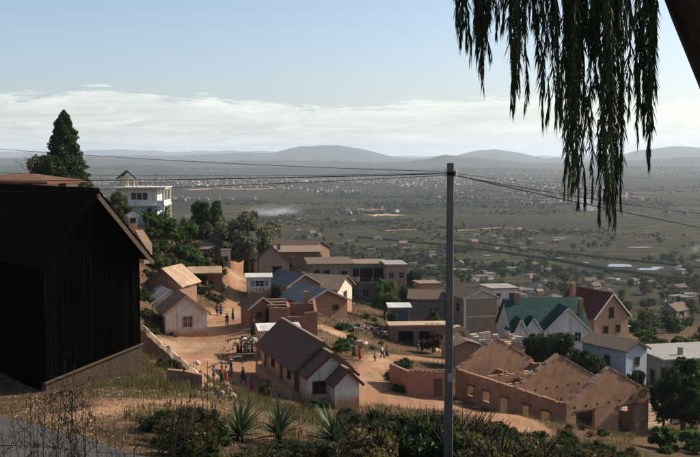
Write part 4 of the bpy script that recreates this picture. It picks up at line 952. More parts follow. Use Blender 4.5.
def build_arch():
    t = thing('earth_arch', (gx(459, 128), 128, gz(347, 128)), 'broken curved mud wall like an arch behind the pole', 'wall', R(20))
    m = MB(); rings = []
    for k in range(11):
        a = math.pi * (k / 10) * .85 + .1; c = Vector((-math.cos(a) * 1.6 - .2, 0, math.sin(a) * 2.6)); d = Vector((-math.cos(a), 0, math.sin(a) * .8)) * (.38 + rnd.uniform(-.06, .06))
        rings.append([c - d + Vector((0, -.6, 0)), c + d + Vector((0, -.6, 0)), c + d + Vector((0, .6, 0)), c - d + Vector((0, .6, 0))])
    m.loft(rings).build('arch', M['mudpale'], t, recalc=True)
    MB().box(-2.2, -1.5, -.7, .7, -1.5, .9).build('pier', M['mudpale'], t); MB().box(1.0, 1.7, -.7, .7, -1.5, .7).build('pier', M['mudpale'], t)
build_arch()

# ------------------------------------------------------------------ picking ground points along a sight line
_YS = np.concatenate([np.arange(14, 260, .25), np.arange(260, 900, 2.), np.arange(900, 7000, 12.)])
def gp(px, py, ymin=14):
    a = at(px, py, 1.0); ys = _YS[_YS >= ymin]
    d = height(a.x * ys, ys) - a.z * ys
    k = int(np.argmax(d > 0)); Y = float(ys[k]) if d.max() > 0 else 120.
    return Vector((a.x * Y, Y, hz(a.x * Y, Y)))

# ------------------------------------------------------------------ walls and banks of earth near the shelf
def mud_wall(name, label, pts, thick, seed, mat='mudpale'):
    """irregular earthen wall; pts = (px, py of top, Y)"""
    rg = random.Random(seed); P = [at(*p) for p in pts]; rings = []
    S = []
    for a, b in zip(P[:-1], P[1:]):
        n = max(2, int((b - a).length / .45)); S += [a.lerp(b, k / n) for k in range(n)]
    S.append(P[-1])
    for k, c in enumerate(S):
        d = (S[min(k+1, len(S)-1)] - S[max(k-1, 0)]); d.z = 0; d.normalize(); n = Vector((-d.y, d.x, 0)); w = thick * rg.uniform(.8, 1.25); j = rg.uniform(-.05, .04)
        low = min(hz(c.x, c.y) - .8, c.z - .8)
        rings.append([c + n * w * .8 + Vector((0, 0, low - c.z)), c + n * w * .5 + Vector((0, 0, j - .12)), c + n * w * .1 + Vector((0, 0, j)), c - n * w * .45 + Vector((0, 0, j - .1 + rg.uniform(-.05, .05))), c - n * w * .8 + Vector((0, 0, low - c.z))])
    o = MB().loft(rings).build(name, M[mat], recalc=True)
    return tag(o, label, 'wall')
mud_wall('earth_wall', 'crumbling pale mud wall running from the barn down to the square', [(141, 324, 53), (160, 343, 50), (180, 358, 47.5), (200, 376, 45), (212, 386, 43.5)], .42, 3)
lw = thing('low_brick_wall', gp(168, 384), 'short low brick wall at the foot of the crumbling mud wall', 'wall', R(-8))
m = MB(); wall_run(m, (0, 0), (1.6, -.1), .25, -.6, [(0, .62), (.8, .58), (1.6, .45)]); m.build('wall', M['brick'], lw)
mud_wall('bank_wall', 'low rough earth bank closing the near side of the square', [(196, 381, 60), (214, 391, 62), (236, 400, 64), (262, 404, 66), (296, 408, 68)], .5, 5, 'mud')
rg = random.Random(21)
def rock_mesh(seed, n=2, mat='mud'):
    rr = random.Random(seed); bm = bmesh.new(); bmesh.ops.create_icosphere(bm, subdivisions=n, radius=1)
    for v in bm.verts:
        k = .75 + .45 * mnoise.noise(v.co * 1.4 + Vector((seed * 7.3, 0, 0))); v.co *= k; v.co.z *= .7
    me = bpy.data.meshes.new('boulder'); bm.to_mesh(me); bm.free(); me.materials.append(M[mat]); return me
rocks = [rock_mesh(k, 2, 'mudpale' if k % 2 else 'mud') for k in range(4)]
for k, (px, py) in enumerate(((203, 386), (209, 389), (216, 391), (221, 396), (228, 394), (233, 399), (196, 385), (190, 388))):
    o = link('boulder', rocks[k % 4], None, gp(px, py, 30) + Vector((0, 0, .1)), (rg.random(), rg.random(), rg.random() * 6)); s = rg.uniform(.16, .36); o.scale = (s, s, s)
    tag(o, 'rough earth-coloured boulder among the stones below the low brick wall', 'boulder', 'boulders below the low brick wall')

for k, (px, py, sx, lb) in enumerate(((441, 347, 1.0, 'rounded brown earth mound below the crimson bush'), (452, 343, 1.3, 'tall rounded earth mound against the broken mud arch'), (463, 346, .9, 'small earth mound beside the patched shelter'), (437, 352, .8, 'low earth mound at the bend of the dirt road'))):
    o = link('earth_mound', rocks[k % 4], None, gp(px, py, 100), (0, 0, k)); o.scale = (sx, sx, sx * 1.2); tag(o, lb, 'mound')

# ------------------------------------------------------------------ asphalt road at the foot of the shelf
def build_road():
    far = [gp(*p) for p in ((-140, 392), (-60, 404), (0, 419), (60, 436), (124, 455), (170, 470), (230, 490))]
    V = []; nu, nv = 60, 14
    for i in range(nu + 1):
        t = i / nu * (len(far) - 1); k = min(int(t), len(far) - 2); a = far[k].lerp(far[k+1], t - k)
        d = far[k+1] - far[k]; n = Vector((-d.y, d.x, 0)).normalized() * -1
        if n.y > 0: n = -n
        for j in range(nv + 1):
            p = a + n * (5.0 * j / nv) + (Vector((0, math.sin(i * 1.7) * .06 + math.sin(i * .6) * .1, 0)) if j == 0 else Vector()); V.append((p.x, p.y))
    V = np.array(V); Z = height(V[:, 0], V[:, 1]) + .09
    idx = np.arange((nu+1) * (nv+1)).reshape(nu+1, nv+1)
    F = np.stack([idx[:-1, :-1], idx[:-1, 1:], idx[1:, 1:], idx[1:, :-1]], -1).reshape(-1, 4)
    o = link('asphalt_road', raw_mesh('asphalt_road', np.c_[V, Z], F, M['asphalt'], True)); tag(o, kind='structure')
build_road()

# ------------------------------------------------------------------ trees
def cypress_proto(seed, H, rmax, n, leaf, mat):
    rng = np.random.default_rng(seed); t = rng.uniform(0, 1, n) ** 1.15
    prof = np.interp(t, [0, .06, .2, .4, .62, .82, .94, 1], [.6, .92, 1, .88, .66, .42, .21, .02]) * rmax
    lob = 1 + .11 * np.sin(t * 41 + 3 * np.sin(t * 17)) ; a = rng.uniform(0, 2 * math.pi, n)
    lob *= 1 + .16 * np.sin(a * 5 + t * 23) + .12 * np.sin(a * 3 - t * 31)
    r = prof * lob * (rng.uniform(.3, 1, n) ** .4)
    P = np.stack([r * np.cos(a), r * np.sin(a), .5 + t * (H - .5)], 1)
    V, F = leaf_cloud(P, leaf, rng, .5, up=.8)
    me = raw_mesh('crown', V, F, M[mat]); tint_attr(me, np.clip(rng.normal(0, .25, n), 0, 1) * .6)
    return me, MB().tube([(0, 0, -.8), (0, 0, 1), (0, 0, H * .85)], [.32, .26, .05], 7).mesh('trunk', M['bark'], True)
def bare_proto(seed, H, r0=.09, mat='bark'):
    rg = random.Random(seed); mb = MB()
    def grow(p, d, l, r, n):
        q = p + d * l; mb.tube([p, p.lerp(q, .5) + Vector((rg.uniform(-.06, .06), rg.uniform(-.06, .06), 0)) * l, q], [r, r * .85, r * .65], 4, cap=False)
        if n == 0: return
        for _ in range(3 if n > 1 else 4):
            e = (d + Vector((rg.gauss(0, .5), rg.gauss(0, .5), rg.gauss(.15, .3)))).normalized(); grow(q, e, l * rg.uniform(.6, .82), r * .6, n - 1)
    mb.tube([(0, 0, -.5), (0, 0, .1)], [r0 * 1.4, r0 * 1.2], 6)
    grow(Vector((0, 0, 0)), Vector((.05, .02, 1)).normalized(), H * .3, r0, 5)
    return mb.mesh('branch', M[mat])
T = lambda px, Y, py=None: Vector((gx(px, Y, py or 230), Y, hz(gx(px, Y, py or 230), Y)))
big = tree_proto(1, 7.0, 3.3, 3.6, 11000, .42, 'leafdark', .3, lobes=34, crown_z=3.5)
rnd_t = tree_proto(2, 5.5, 2.2, 2.8, 7500, .34, 'leafdark', .2, lobes=28, crown_z=2.8)
fresh = tree_proto(3, 5.8, 2.3, 2.9, 7500, .30, 'leafbright', .18, lobes=30, lobe=.3, crown_z=3.0)
olive = tree_proto(4, 4.8, 2.0, 2.4, 6000, .30, 'leafolive', .16, lobes=24, crown_z=2.5)
silver = tree_proto(5, 7.2, 4.2, 3.4, 12000, .34, 'leafgrey', .28, lobes=44, lobe=.24, tint=.6, crown_z=3.7)
mid = tree_proto(6, 4.6, 1.75, 2.35, 6200, .26, 'leaf', .15, lobes=28, lobe=.3, crown_z=2.3)
put_tree('cypress_tree', cypress_proto(9, 11.9, 2.75, 17000, .36, 'leafdark'), 'tall dark cone-shaped cypress behind the brown-roofed bungalow', 'tree', T(66, 126) * 1.0 + Vector((0, 0, gz(203, 126) - T(66, 126).z)))
def stand(name, proto, label, px, Y, base_py, s=1., group=None, sz=None):
    """tree rooted in the real ground, tall enough to reach the height given by its visible base and scale"""
    x = gx(px, Y, base_py); z = hz(x, Y); zz = gz(base_py, Y); H = max(v.co.z for v in proto[0].vertices)
    k = (sz or s) * H; need = max(zz + k - z, k * .8); f = min(need / k, 1.7)
    o = put_tree(name, proto, label, 'tree', (x, Y, z - .05), s * (1 + (f - 1) * .6), group=group, sz=(sz or s) * f)
    return o
t_ = thing('bare_tree', (gx(35, 119), 119, gz(196, 119)), 'leafless twiggy tree between bungalow and cypress', 'tree'); link('branch', bare_proto(3, 6.0), t_)
stand('round_tree', rnd_t, 'dense round dark tree hugging the cypress on the villa side', 98, 117, 196, 1.12)
stand('leafy_tree', rnd_t, 'dark leafy tree between the twiggy tree and the cypress', 48, 122, 196, 1.05)
stand('garden_tree', mid, 'small bushy tree in front of the brown-roofed bungalow', 16, 90, 194, .68)
stand('villa_tree', olive, 'yellowing olive tree shading the white villa wall', 118, 141, 226, 1.1)
stand('villa_shrub', olive, 'low olive shrub at the end of the bungalow', 84, 104, 198, .45)
stand('shade_tree', big, 'large dark spreading tree beyond the banana plants', 207, 177, 240, 1.12)
stand('blossom_tree', silver, 'wide silvery blossoming tree beside the earth road', 246, 169, 262, 1.45)
stand('blossom_tree', silver, 'smaller silvery blossoming tree tucked behind the spreading dark tree', 222, 175, 248, .95)
stand('kiosk_bush', mid, 'rounded green bush between kiosk and dark blue roof', 277, 146, 298, .5)
stand('yellow_bush', olive, 'yellow-green bush right behind the plastered gable house', 292, 172, 280, .85)
stand('street_tree', fresh, 'fresh green feathery tree in front of the tenement', 385, 158, 314, 1.04)
stand('back_tree', rnd_t, 'dark tree behind the square grey-brown house', 414, 205, 302, 1.15)
stand('back_tree', mid, 'small green tree against the square grey-brown house', 409, 176, 304, .85)
stand('yard_tree', mid, 'slim green tree growing beside the tin-fronted shack', 393, 141, 336, .6, sz=.85)
stand('yard_tree', olive, 'loose olive tree above the brick terrace', 432, 150, 331, .7)
stand('flame_bush', tree_proto(12, 3.2, 1.5, 1.3, 3000, .26, 'leafred', .1, lobes=14, crown_z=1.3), 'crimson bougainvillea bush spilling over the brick terrace end', 433, 131, 345, .85)
for k, (px, Y, b, s, lb) in enumerate(((531, 126, 352, .62, 'shortest dark shrub beneath the small gables of the green-roofed house'), (546, 124, 356, .92, 'tall dark shrub tree in front of the white gabled front'), (563, 121, 362, .95, 'broad dark shrub tree above the rear gable of the ruin'), (580, 118, 366, .8, 'dark shrub tree beneath the right chimney of the green-roofed house'), (593, 113, 374, .62, 'low dark shrub against the pale blue house wall'))):
    stand('shrub_tree', mid if k % 2 else rnd_t, lb, px, Y, b, s * .8, group='shrub trees below the green-roofed house')
stand('ball_tree', rnd_t, 'small round dark tree in front of the pale blue house door', 637, 106, 393, .52)
stand('garden_tree', tree_proto(14, 5.8, 2.8, 2.9, 10000, .32, 'leafdark', .24, lobes=34, lobe=.28, crown_z=2.8), 'big dense dark garden tree in front of the flat-roofed store', 684, 92, 412, .92)
stand('garden_tree', mid, 'smaller green tree crowding the big garden tree', 664, 95, 405, .7)
stand('pale_shrub', tree_proto(15, 2.8, 1.5, 1.3, 2600, .30, 'leafbright', .08, lobes=18, aspect=.75, crown_z=1.25), 'broad-leaved bright green shrub in front of the tilled plot', 664, 74, 462, 1.0)
stand('pale_shrub', tree_proto(15, 2.8, 1.5, 1.3, 2600, .30, 'leafbright', .08, lobes=18, aspect=.75, crown_z=1.25), 'broad-leaved green shrub below the big garden tree', 694, 76, 462, .9)
# bananas
def banana_leaf(l, w, seed):
    rg = random.Random(seed); mb = MB(); n = 8; pr = []
    for k in range(n + 1):
        t = k / n; ang = 1.15 - 2.0 * t ** 1.3
        pr.append(t)
    p = Vector((0, 0, 0)); V = []
    for k in range(n + 1):
        t = k / n; ang = 1.2 - 1.9 * t ** 1.4; ww = w * (math.sin(math.pi * min(1, .12 + t * .9)) ** .6) * (0 if k in (0,) else 1) * (.06 if k == n else 1) + .02
        V += [(p.x, -ww, p.z + ww * .25), (p.x, 0, p.z), (p.x, ww, p.z + ww * .25)]
        p = p + Vector((math.cos(ang), 0, math.sin(ang))) * l / n
    F = []
    for k in range(n): a = 3 * k; F += [(a, a+1, a+4, a+3), (a+1, a+2, a+5, a+4)]
    return raw_mesh('leaf', V, F, M['banana'], True)
bl = [banana_leaf(2.0, .30, 1), banana_leaf(1.6, .26, 2), banana_leaf(2.3, .33, 3)]
for k, (px, Y, b) in enumerate(((146, 152, 230), (153, 150, 233), (160, 152, 234), (167, 150, 236), (174, 152, 236), (181, 151, 238), (188, 154, 239), (195, 156, 240), (164, 156, 231), (184, 158, 236), (172, 149, 238), (150, 156, 228), (157, 148, 236), (178, 148, 240), (191, 152, 242))):
    x = gx(px, Y, b); t_ = thing('banana_plant', (x, Y, min(hz(x, Y) + .1, gz(b, Y))), 'banana plant with arching ragged leaves in the grove below the villa', 'plant', rnd.uniform(0, 6), 'banana grove below the villa')
    hgt = rnd.uniform(.8, 1.6) + min(.7, max(0, gz(b, Y) - hz(x, Y) - .3)); MB().tube([(0, 0, -.8), (0, 0, hgt)], [.16, .1], 7).build('stem', M['leafolive'], t_)
    for j in range(9):
        o = link('leaf', bl[j % 3], t_, (0, 0, hgt - .15), (rnd.uniform(-.2, .2), rnd.uniform(-.7, .15), j * 2.4 + rnd.uniform(-.3, .3)))
        s = rnd.uniform(1.05, 1.5); o.scale = (s, s, s)

# ------------------------------------------------------------------ shrubs on the slopes
def bush_proto(seed, rx, rz, n, leaf, mat, twigs=14, aspect=.5, lobe=.36):
    rng = np.random.default_rng(seed); P, U, k = crown_points(rng, n, rx, rx, rz, 16, lobe)
    P[:, 2] = np.maximum(P[:, 2] + rz * .75, .02 + rng.uniform(0, .2, n)); V, F = leaf_cloud(P, leaf, rng, aspect)
    me = raw_mesh('foliage', V, F, M[mat]); tint_attr(me, np.clip(rng.normal(0, .3, n), 0, 1) * .5 + k * .12)
    mb = MB(); rg = random.Random(seed)
    for _ in range(twigs):
        a = rg.uniform(0, 6.28); q = Vector((math.cos(a) * rx * rg.uniform(.3, .9), math.sin(a) * rx * rg.uniform(.3, .9), rz * rg.uniform(1.2, 1.95)))
        mb.tube([(0, 0, -.3), q * .5 + Vector((0, 0, .15)), q], [.03, .02, .007], 4, cap=False)
    return me, mb.mesh('stem', M['stem'])
BUSH = {'dark': bush_proto(31, 1.1, .75, 3000, .13, 'leafdark'), 'olive': bush_proto(32, 1.0, .7, 2600, .12, 'leafolive', 22), 'green': bush_proto(33, 1.0, .65, 2800, .13, 'leaf'),
        'dry': bush_proto(34, .9, .7, 1500, .11, 'drygrass', 34), 'sprig': bush_proto(35, .75, 1.15, 1700, .12, 'leafolive', 30, .35, .3), 'far': bush_proto(36, 1.2, .8, 1500, .24, 'leaf', 5), 'farolive': bush_proto(37, 1.2, .7, 1400, .24, 'leafolive', 5), 'fresh': bush_proto(38, 1.1, .75, 1600, .22, 'leafbright', 6)}
def put_bush(kind, loc, s, label, group, sz=None):
    t = thing('scrub_bush' if kind in ('far', 'farolive', 'fresh') else 'shrub', loc, label, 'shrub', rnd.uniform(0, 6.28), group); t.scale = (s, s, sz or s)
    link('foliage', BUSH[kind][0], t); link('stem', BUSH[kind][1], t); return t
BL = {'dark': 'dense dark green bush in the thicket at the brink of the near slope', 'olive': 'olive twiggy bush in the thicket at the brink of the near slope', 'green': 'mid green bush in the thicket at the brink of the near slope', 'dry': 'dry straw-coloured bush in the thicket at the brink of the near slope', 'sprig': 'tall upright sprigged bush in the thicket at the brink of the near slope'}
rb = random.Random(5)
for k in range(200):                                   # thicket along the brink
    px = rb.uniform(165, 600); Y = rb.uniform(24, 42); x = gx(px, Y, 440)
    kind = rb.choice(['dark', 'dark', 'olive', 'olive', 'green', 'dry', 'dry', 'sprig', 'sprig']); z = hz(x, Y)
    top = np.interp(px, [150, 200, 250, 330, 400, 450, 480, 540, 600], [412, 408, 414, 412, 410, 410, 414, 438, 452]) + rb.uniform(-8, 16)
    hgt = gz(top, Y) - z
    if hgt < .5 or (abs(px - 450) < 34 and Y < 29): continue
    if any(abs(px - a) < 30 for a in (240, 279, 335)) and Y < 35:
        hgt = min(hgt, gz(438, Y) - z)
        if hgt < .35: continue
    hk = {'sprig': 2.3}.get(kind, 1.45); sz = min(hgt / hk, 2.6); s = min(max(sz, .75), 1.5) * rb.uniform(.85, 1.2)
    put_bush(kind, (x, Y, z - .05), s, BL[kind], 'thicket at the brink of the near slope', sz)
for k in range(55):                                   # second, lower belt further down the slope
    px = rb.uniform(262, 640); Y = rb.uniform(44, 68); x = gx(px, Y, 430); z = hz(x, Y); kd = rb.choice(['dark', 'olive', 'olive', 'dry', 'sprig', 'farolive'])
    if path_mask(np.array([x]), np.array([Y]))[0] > -.5: continue
    put_bush(kd, (x, Y, z - .05), rb.uniform(.45, .95), 'rough bush on the weedy slope between the thicket and the dirt road', 'bushes below the thicket')
for k in range(9):
    px, py = rb.uniform(150, 214), rb.uniform(428, 462); p = gp(px, py); put_bush(rb.choice(['dark', 'green', 'olive', 'sprig']), p, rb.uniform(.35, .7), 'low bush crowding the foot of the shelf by the agaves', 'bushes at the foot of the shelf')
def scatter(kinds, n, pxr, pyr, sr, label, group, path_ok=False, poly=None):
    m = 0; tries = 0
    while m < n and tries < n * 12:
        tries += 1
        px, py = rb.uniform(*pxr), rb.uniform(*pyr)
        if poly and not poly(px, py): continue
        p = gp(px, py, 45)
        if not path_ok and path_mask(np.array([p.x]), np.array([p.y]))[0] > -.2: continue
        kd = rb.choice(kinds); put_bush(kd, p - Vector((0, 0, .05)), rb.uniform(*sr), label, group); m += 1
scatter(['far', 'farolive', 'farolive'], 26, (376, 412), (356, 402), (.3, .75), 'low olive scrub bush on the verge inside the dirt road bend', 'scrub inside the dirt road bend')
scatter(['fresh', 'far'], 14, (330, 356), (326, 352), (.45, .9), 'green bush on the slope above the bundle carriers', 'bushes above the bundle carriers')
scatter(['farolive', 'far'], 16, (352, 400), (316, 350), (.35, .7), 'dusty scrub bush on the littered slope', 'scrub on the littered slope')
scatter(['far', 'fresh', 'farolive'], 34, (196, 236), (262, 306), (.5, 1.1), 'roadside bush on the bank beneath the market lean-to', 'bushes on the bank beneath the lean-to')
scatter(['far', 'fresh', 'farolive', 'far'], 46, (146, 210), (228, 276), (.9, 1.7), 'green bush on the hillside below the stone steps', 'bushes below the stone steps')
scatter(['far', 'farolive', 'far'], 16, (138, 160), (272, 340), (.5, 1.1), 'scrub bush on the bank between barn and brick house', 'scrub between barn and brick house')
scatter(['far', 'farolive'], 10, (415, 455), (300, 322), (.5, .9), 'bush in the stony yard behind the tin-fronted shack', 'bushes in the stony yard')
scatter(['far', 'farolive', 'dry'], 26, (480, 620), (412, 455), (.35, .8), 'low bush on the bare slope in front of the ruin', 'bushes in front of the ruin')
scatter(['far', 'fresh'], 12, (600, 700), (415, 455), (.4, .9), 'weedy bush beside the tilled plot', 'bushes beside the tilled plot')
scatter(['far', 'farolive'], 14, (655, 700), (386, 420), (.4, .8), 'garden bush under the big garden tree', 'bushes under the big garden tree')
scatter(['far', 'farolive'], 10, (300, 345), (296, 330), (.3, .6), 'weed bush between the tin-roofed brick houses', 'bushes between the tin-roofed houses')
scatter(['farolive', 'dry'], 9, (150, 200), (335, 372), (.3, .6), 'straggling bush along the mud wall', 'bushes along the mud wall')

def tilled():
    V = []; F = []; c = gp(668, 412, 70)
    a, b = Vector((.96, .28, 0)), Vector((-.28, .96, 0))
    for k in range(9):
        i0 = len(V)
        for j in range(25):
            q = c + a * (j - 12) * .42 + b * ((k - 4) * .75)
            for u, zz in ((-.3, -.1), (-.1, .16), (.1, .18), (.3, -.1)): p = q + b * (u + math.sin(j * 1.3 + k) * .05); V.append((p.x, p.y, hz(p.x, p.y) + zz + math.sin(j * 2.1 + k * 3) * .03))
        F += [(i0 + 4*j + m, i0 + 4*j + m + 1, i0 + 4*j + m + 5, i0 + 4*j + m + 4) for j in range(24) for m in range(3)]
    tag(link('tilled_plot', raw_mesh('tilled_plot', V, np.array(F), M['mudpale'])), kind='structure')
tilled()
scatter(['far', 'farolive', 'fresh'], 24, (640, 705), (322, 352), (.9, 2.2), 'scrubby bush on the hillside beyond the flat-roofed store', 'scrub beyond the flat-roofed store')
scatter(['far', 'farolive', 'far'], 16, (505, 600), (300, 345), (.8, 1.8), 'scrubby bush on the hillside around the green-roofed house', 'scrub around the green-roofed house')

# ------------------------------------------------------------------ agaves
def agave_leaf(l, w):
    V = []; n = 6; p = Vector((.05, 0, 0))
    for k in range(n + 1):
        t = k / n; ang = .0 - .25 * t; ww = w * (1 - t) ** .75 * (1 + .5 * math.sin(math.pi * t)) + .001
        V += [(p.x, -ww, p.z + ww * .35), (p.x, 0, p.z - ww * .15), (p.x, ww, p.z + ww * .35)]
        p = p + Vector((math.cos(ang), 0, math.sin(ang))) * l / n
    F = []
    for k in range(n): a = 3 * k; F += [(a, a+1, a+4, a+3), (a+1, a+2, a+5, a+4)]
    return raw_mesh('leaf', V, F, M['agave'], True)
al = agave_leaf(1.05, .06); al_dry = al.copy(); al_dry.materials.clear(); al_dry.materials.append(M['drygrass'])
for k, (px, py, Y, s, lb) in enumerate(((240, 436, 30, 1.02, 'spiky grey-green agave growing by the shelf edge, the widest rosette'), (279, 436, 30.5, .98, 'upright grey-green agave with stiff narrow leaves in the middle of the thicket'), (335, 442, 31, 1.08, 'leaning grey-green agave among dark bushes below the chapel porch'))):
    p = at(px, py, Y); t_ = thing('agave', (p.x, p.y, p.z - .1), lb, 'agave', k); t_.scale = (s, s, s)
    gz0 = hz(p.x, p.y)
    MB().tube([(0, 0, min(-.3, gz0 - p.z - .2)), (0, 0, .12)], [.14, .11], 7).build('stem', M['stem'], t_)
    for j in range(46):
        el = .12 + 1.25 * (j / 46) ** .85; o = link('leaf', al if j > 5 else al_dry, t_, (0, 0, .08 + j * .003), (rnd.uniform(-.2, .2), -el + rnd.uniform(-.14, .14), j * 2.39996 + rnd.uniform(-.3, .3)), ); q = rnd.uniform(.6, 1.15); o.scale = (q, q, q)

# ------------------------------------------------------------------ grass, stones, litter
def blades(name, pts, lmin, lmax, mat, seed, w=.012, kind_label=None):
    rng = np.random.default_rng(seed); n = len(pts); l = rng.uniform(lmin, lmax, n); a = rng.uniform(0, 6.28, n); b = rng.uniform(.05, .5, n)
    d = np.stack([np.cos(a) * b, np.sin(a) * b, np.ones(n)], 1); s = np.stack([-np.sin(a), np.cos(a), 0 * a], 1) * (w * (.6 + l))[:, None]
    V = np.stack([pts - s, pts + s, pts + d * l[:, None]], 1).reshape(-1, 3); F = np.arange(3 * n).reshape(-1, 3)
    me = raw_mesh(name, V, F, M[mat]); tint_attr(me, np.clip(rng.normal(0, .3, n), 0, 1) * .6, 3)
    return tag(link(name, me), kind='stuff')
def ground_scatter(n, pxr, Yr, seed, clump=1.2, soil_max=.4, power=1.):
    rng = np.random.default_rng(seed); Y = Yr[0] + (Yr[1] - Yr[0]) * rng.uniform(0, 1, n) ** power; px = rng.uniform(*pxr, n); x = (px - PX0) / FPX * Y
    k = fbm(x, Y, clump, 3, seed % 9) + .35 * fbm(x, Y, 7, 2, seed % 5)
    keep = (k > -.02) & (path_mask(x, Y) < soil_max); x, Y = x[keep], Y[keep]
    return np.stack([x, Y, height(x, Y) - .02], 1)
blades('dry_grass', ground_scatter(46000, (-30, 240), (20, 48), 3, .8), .05, .2, 'drygrass', 1, .012)
blades('green_grass', ground_scatter(6000, (-30, 240), (22, 44), 4), .05, .16, 'grass', 2, .012)
blades('slope_grass', ground_scatter(70000, (120, 640), (30, 92), 5, 1.8), .15, .55, 'drygrass', 3, .018)
blades('slope_weeds', ground_scatter(30000, (120, 720), (30, 100), 6, 2.2), .12, .45, 'grass', 4, .022)
blades('village_grass', ground_scatter(60000, (130, 720), (95, 190), 7, 3., -.3), .2, .6, 'grass', 5, .05)
def chips(name, pts, smin, smax, mat, seed):
    rng = np.random.default_rng(seed); n = len(pts); s = rng.uniform(smin, smax, n)[:, None]
    A = np.array([(1, 0, -.4), (-.5, .87, -.4), (-.5, -.87, -.4), (0, 0, .8)])
    ang = rng.uniform(0, 6.28, n); c, q = np.cos(ang), np.sin(ang)
    V = np.stack([np.stack([c * a[0] - q * a[1], q * a[0] + c * a[1], 0 * c + a[2] * rng.uniform(.4, 1, n)], 1) * s + pts for a in A], 1).reshape(-1, 3)
    f = np.array([(0, 1, 3), (1, 2, 3), (2, 0, 3)]); F = (np.arange(n)[:, None, None] * 4 + f[None]).reshape(-1, 3)
    return tag(link(name, raw_mesh(name, V, F, M[mat])), kind='stuff')
p_ = ground_scatter(2600, (-30, 260), (18, 44), 8, .9, 3); p_[:, 2] += .03; chips('gravel', p_, .015, .06, 'mudpale', 1)
p_ = ground_scatter(500, (-30, 240), (18, 36), 9, .9, 3); p_[:, 2] += .03; chips('pale_gravel', p_, .015, .045, 'dirtywhite', 2)
p_ = ground_scatter(2500, (150, 660), (75, 135), 10, 2, 9); p_[:, 2] += .03; chips('rubble', p_, .04, .14, 'mud', 3)
def litter(name, centres, n, mats, seed, spread):
    rng = np.random.default_rng(seed)
    for mi, mt in enumerate(mats):
        P = []
        for (px, py) in centres:
            g = gp(px, py, 90)
            for _ in range(n): P.append((g.x + rng.normal(0, spread), g.y + rng.normal(0, spread * 1.2)))
        P = np.array(P); Z = height(P[:, 0], P[:, 1]) + .08
        V, F = leaf_cloud(np.c_[P, Z], .34, rng, .7); tag(link(name, raw_mesh(name, V, F, M[mt])), kind='stuff')
litter('litter', [(346, 322), (352, 325), (358, 329), (364, 330), (370, 331), (376, 331), (382, 332), (388, 333), (390, 336), (362, 326), (372, 328), (352, 303), (368, 304)], 9, ['cwhite', 'dirtywhite', 'cwhite', 'blueshutter', 'cpink'], 4, .55)
litter('yard_litter', [(250, 341), (243, 342), (262, 345), (236, 348), (300, 321), (306, 325), (335, 318), (205, 377), (222, 390), (250, 396), (272, 397)], 6, ['cwhite', 'dirtywhite', 'cdark', 'wood'], 14, 1.0)
litter('roof_stones', [(412, 297), (418, 299), (425, 300), (432, 301), (438, 299), (444, 303), (420, 303)], 16, ['concrete', 'dirtywhite'], 6, 1.2)

# ------------------------------------------------------------------ plain: houses, trees, ponds
def in_frame(px, lo=-25, hi=725): return lo < px < hi
FAR_LABEL = ['dark-roofed tan house out on the plain', 'brown-tiled brick house out on the plain', 'pale flat-roofed house out on the plain', 'cream-walled house with grey hipped roof out on the plain']
def far_house_proto(kind):
    specs = [('tan', 'tiledark', 7, 10, 3.2, 2.2, 'gable'), ('brick', 'tilebrown', 7, 9, 4.6, 2.4, 'gable'), ('cream', 'farflat', 8, 11, 3.4, 0, 'flat'), ('cream', 'fartin', 8, 12, 3.4, 2.0, 'hip')]
    wl_, rf, W, L, h, r, kd = specs[kind]
    t = house('plain_house', FAR_LABEL[kind], 'house', 0, 0, 0, 0, W, L, h, r, M[wl_], M[rf], .5, .5, kind=kd, x=0, group='scattered houses of the plain', sink=3,
              ops=[('F', -1.9, 1, 1.2, 1.4, 'window', dict(sill=False)), ('F', 1.9, 1, 1.2, 1.4, 'window', dict(sill=False)), ('L', L*.3, 1, 1.2, 1.4, 'window', dict(sill=False)), ('L', L*.7, 1, 1.2, 1.4, 'window', dict(sill=False)), ('R', L*.5, 0, 1.2, 2.1, 'door', dict())])
    return t
protos = [far_house_proto(k) for k in range(4)]; used = [False] * 4
rf_ = random.Random(77)
HSPOTS = []
for (px, py, n, sx, sy) in ((520, 282, 9, 26, 5), (545, 268, 6, 20, 4), (640, 285, 12, 26, 6), (655, 272, 8, 22, 4), (690, 300, 7, 16, 8), (660, 318, 6, 20, 8), (600, 292, 5, 20, 5), (480, 275, 6, 22, 4), (425, 262, 7, 20, 5), (460, 258, 7, 25, 5), (400, 252, 7, 25, 4), (345, 243, 7, 25, 4), (300, 234, 6, 22, 3), (620, 256, 5, 25, 3), (690, 262, 6, 12, 4), (560, 246, 7, 30, 4), (650, 240, 6, 30, 4), (500, 236, 6, 35, 4), (330, 222, 6, 30, 3), (230, 215, 5, 30, 3), (590, 300, 6, 20, 6), (530, 296, 5, 18, 4)):
    for _ in range(n): HSPOTS.append((rf_.gauss(px, sx), rf_.gauss(py, sy)))
for px, py in HSPOTS:
    if any(abs(px - a) < 24 and -4 < py - b < 11 for a, b in ((619, 266), (651, 271), (640, 248))): continue
    py = max(py, 212); p = gp(px, py, 330)
    if p.y < 335 or not in_frame(px): continue
    k = rf_.choice([0, 0, 1, 2, 2, 3, 3])
    o = protos[k] if not used[k] else copy_tree(protos[k]); used[k] = True
    o.location = (p.x, p.y, p.z); o.rotation_euler = (0, 0, rf_.choice([.3, 1.87, -1.2]) + rf_.gauss(0, .25)); s = rf_.uniform(.45, .9); o.scale = (s, s, s)
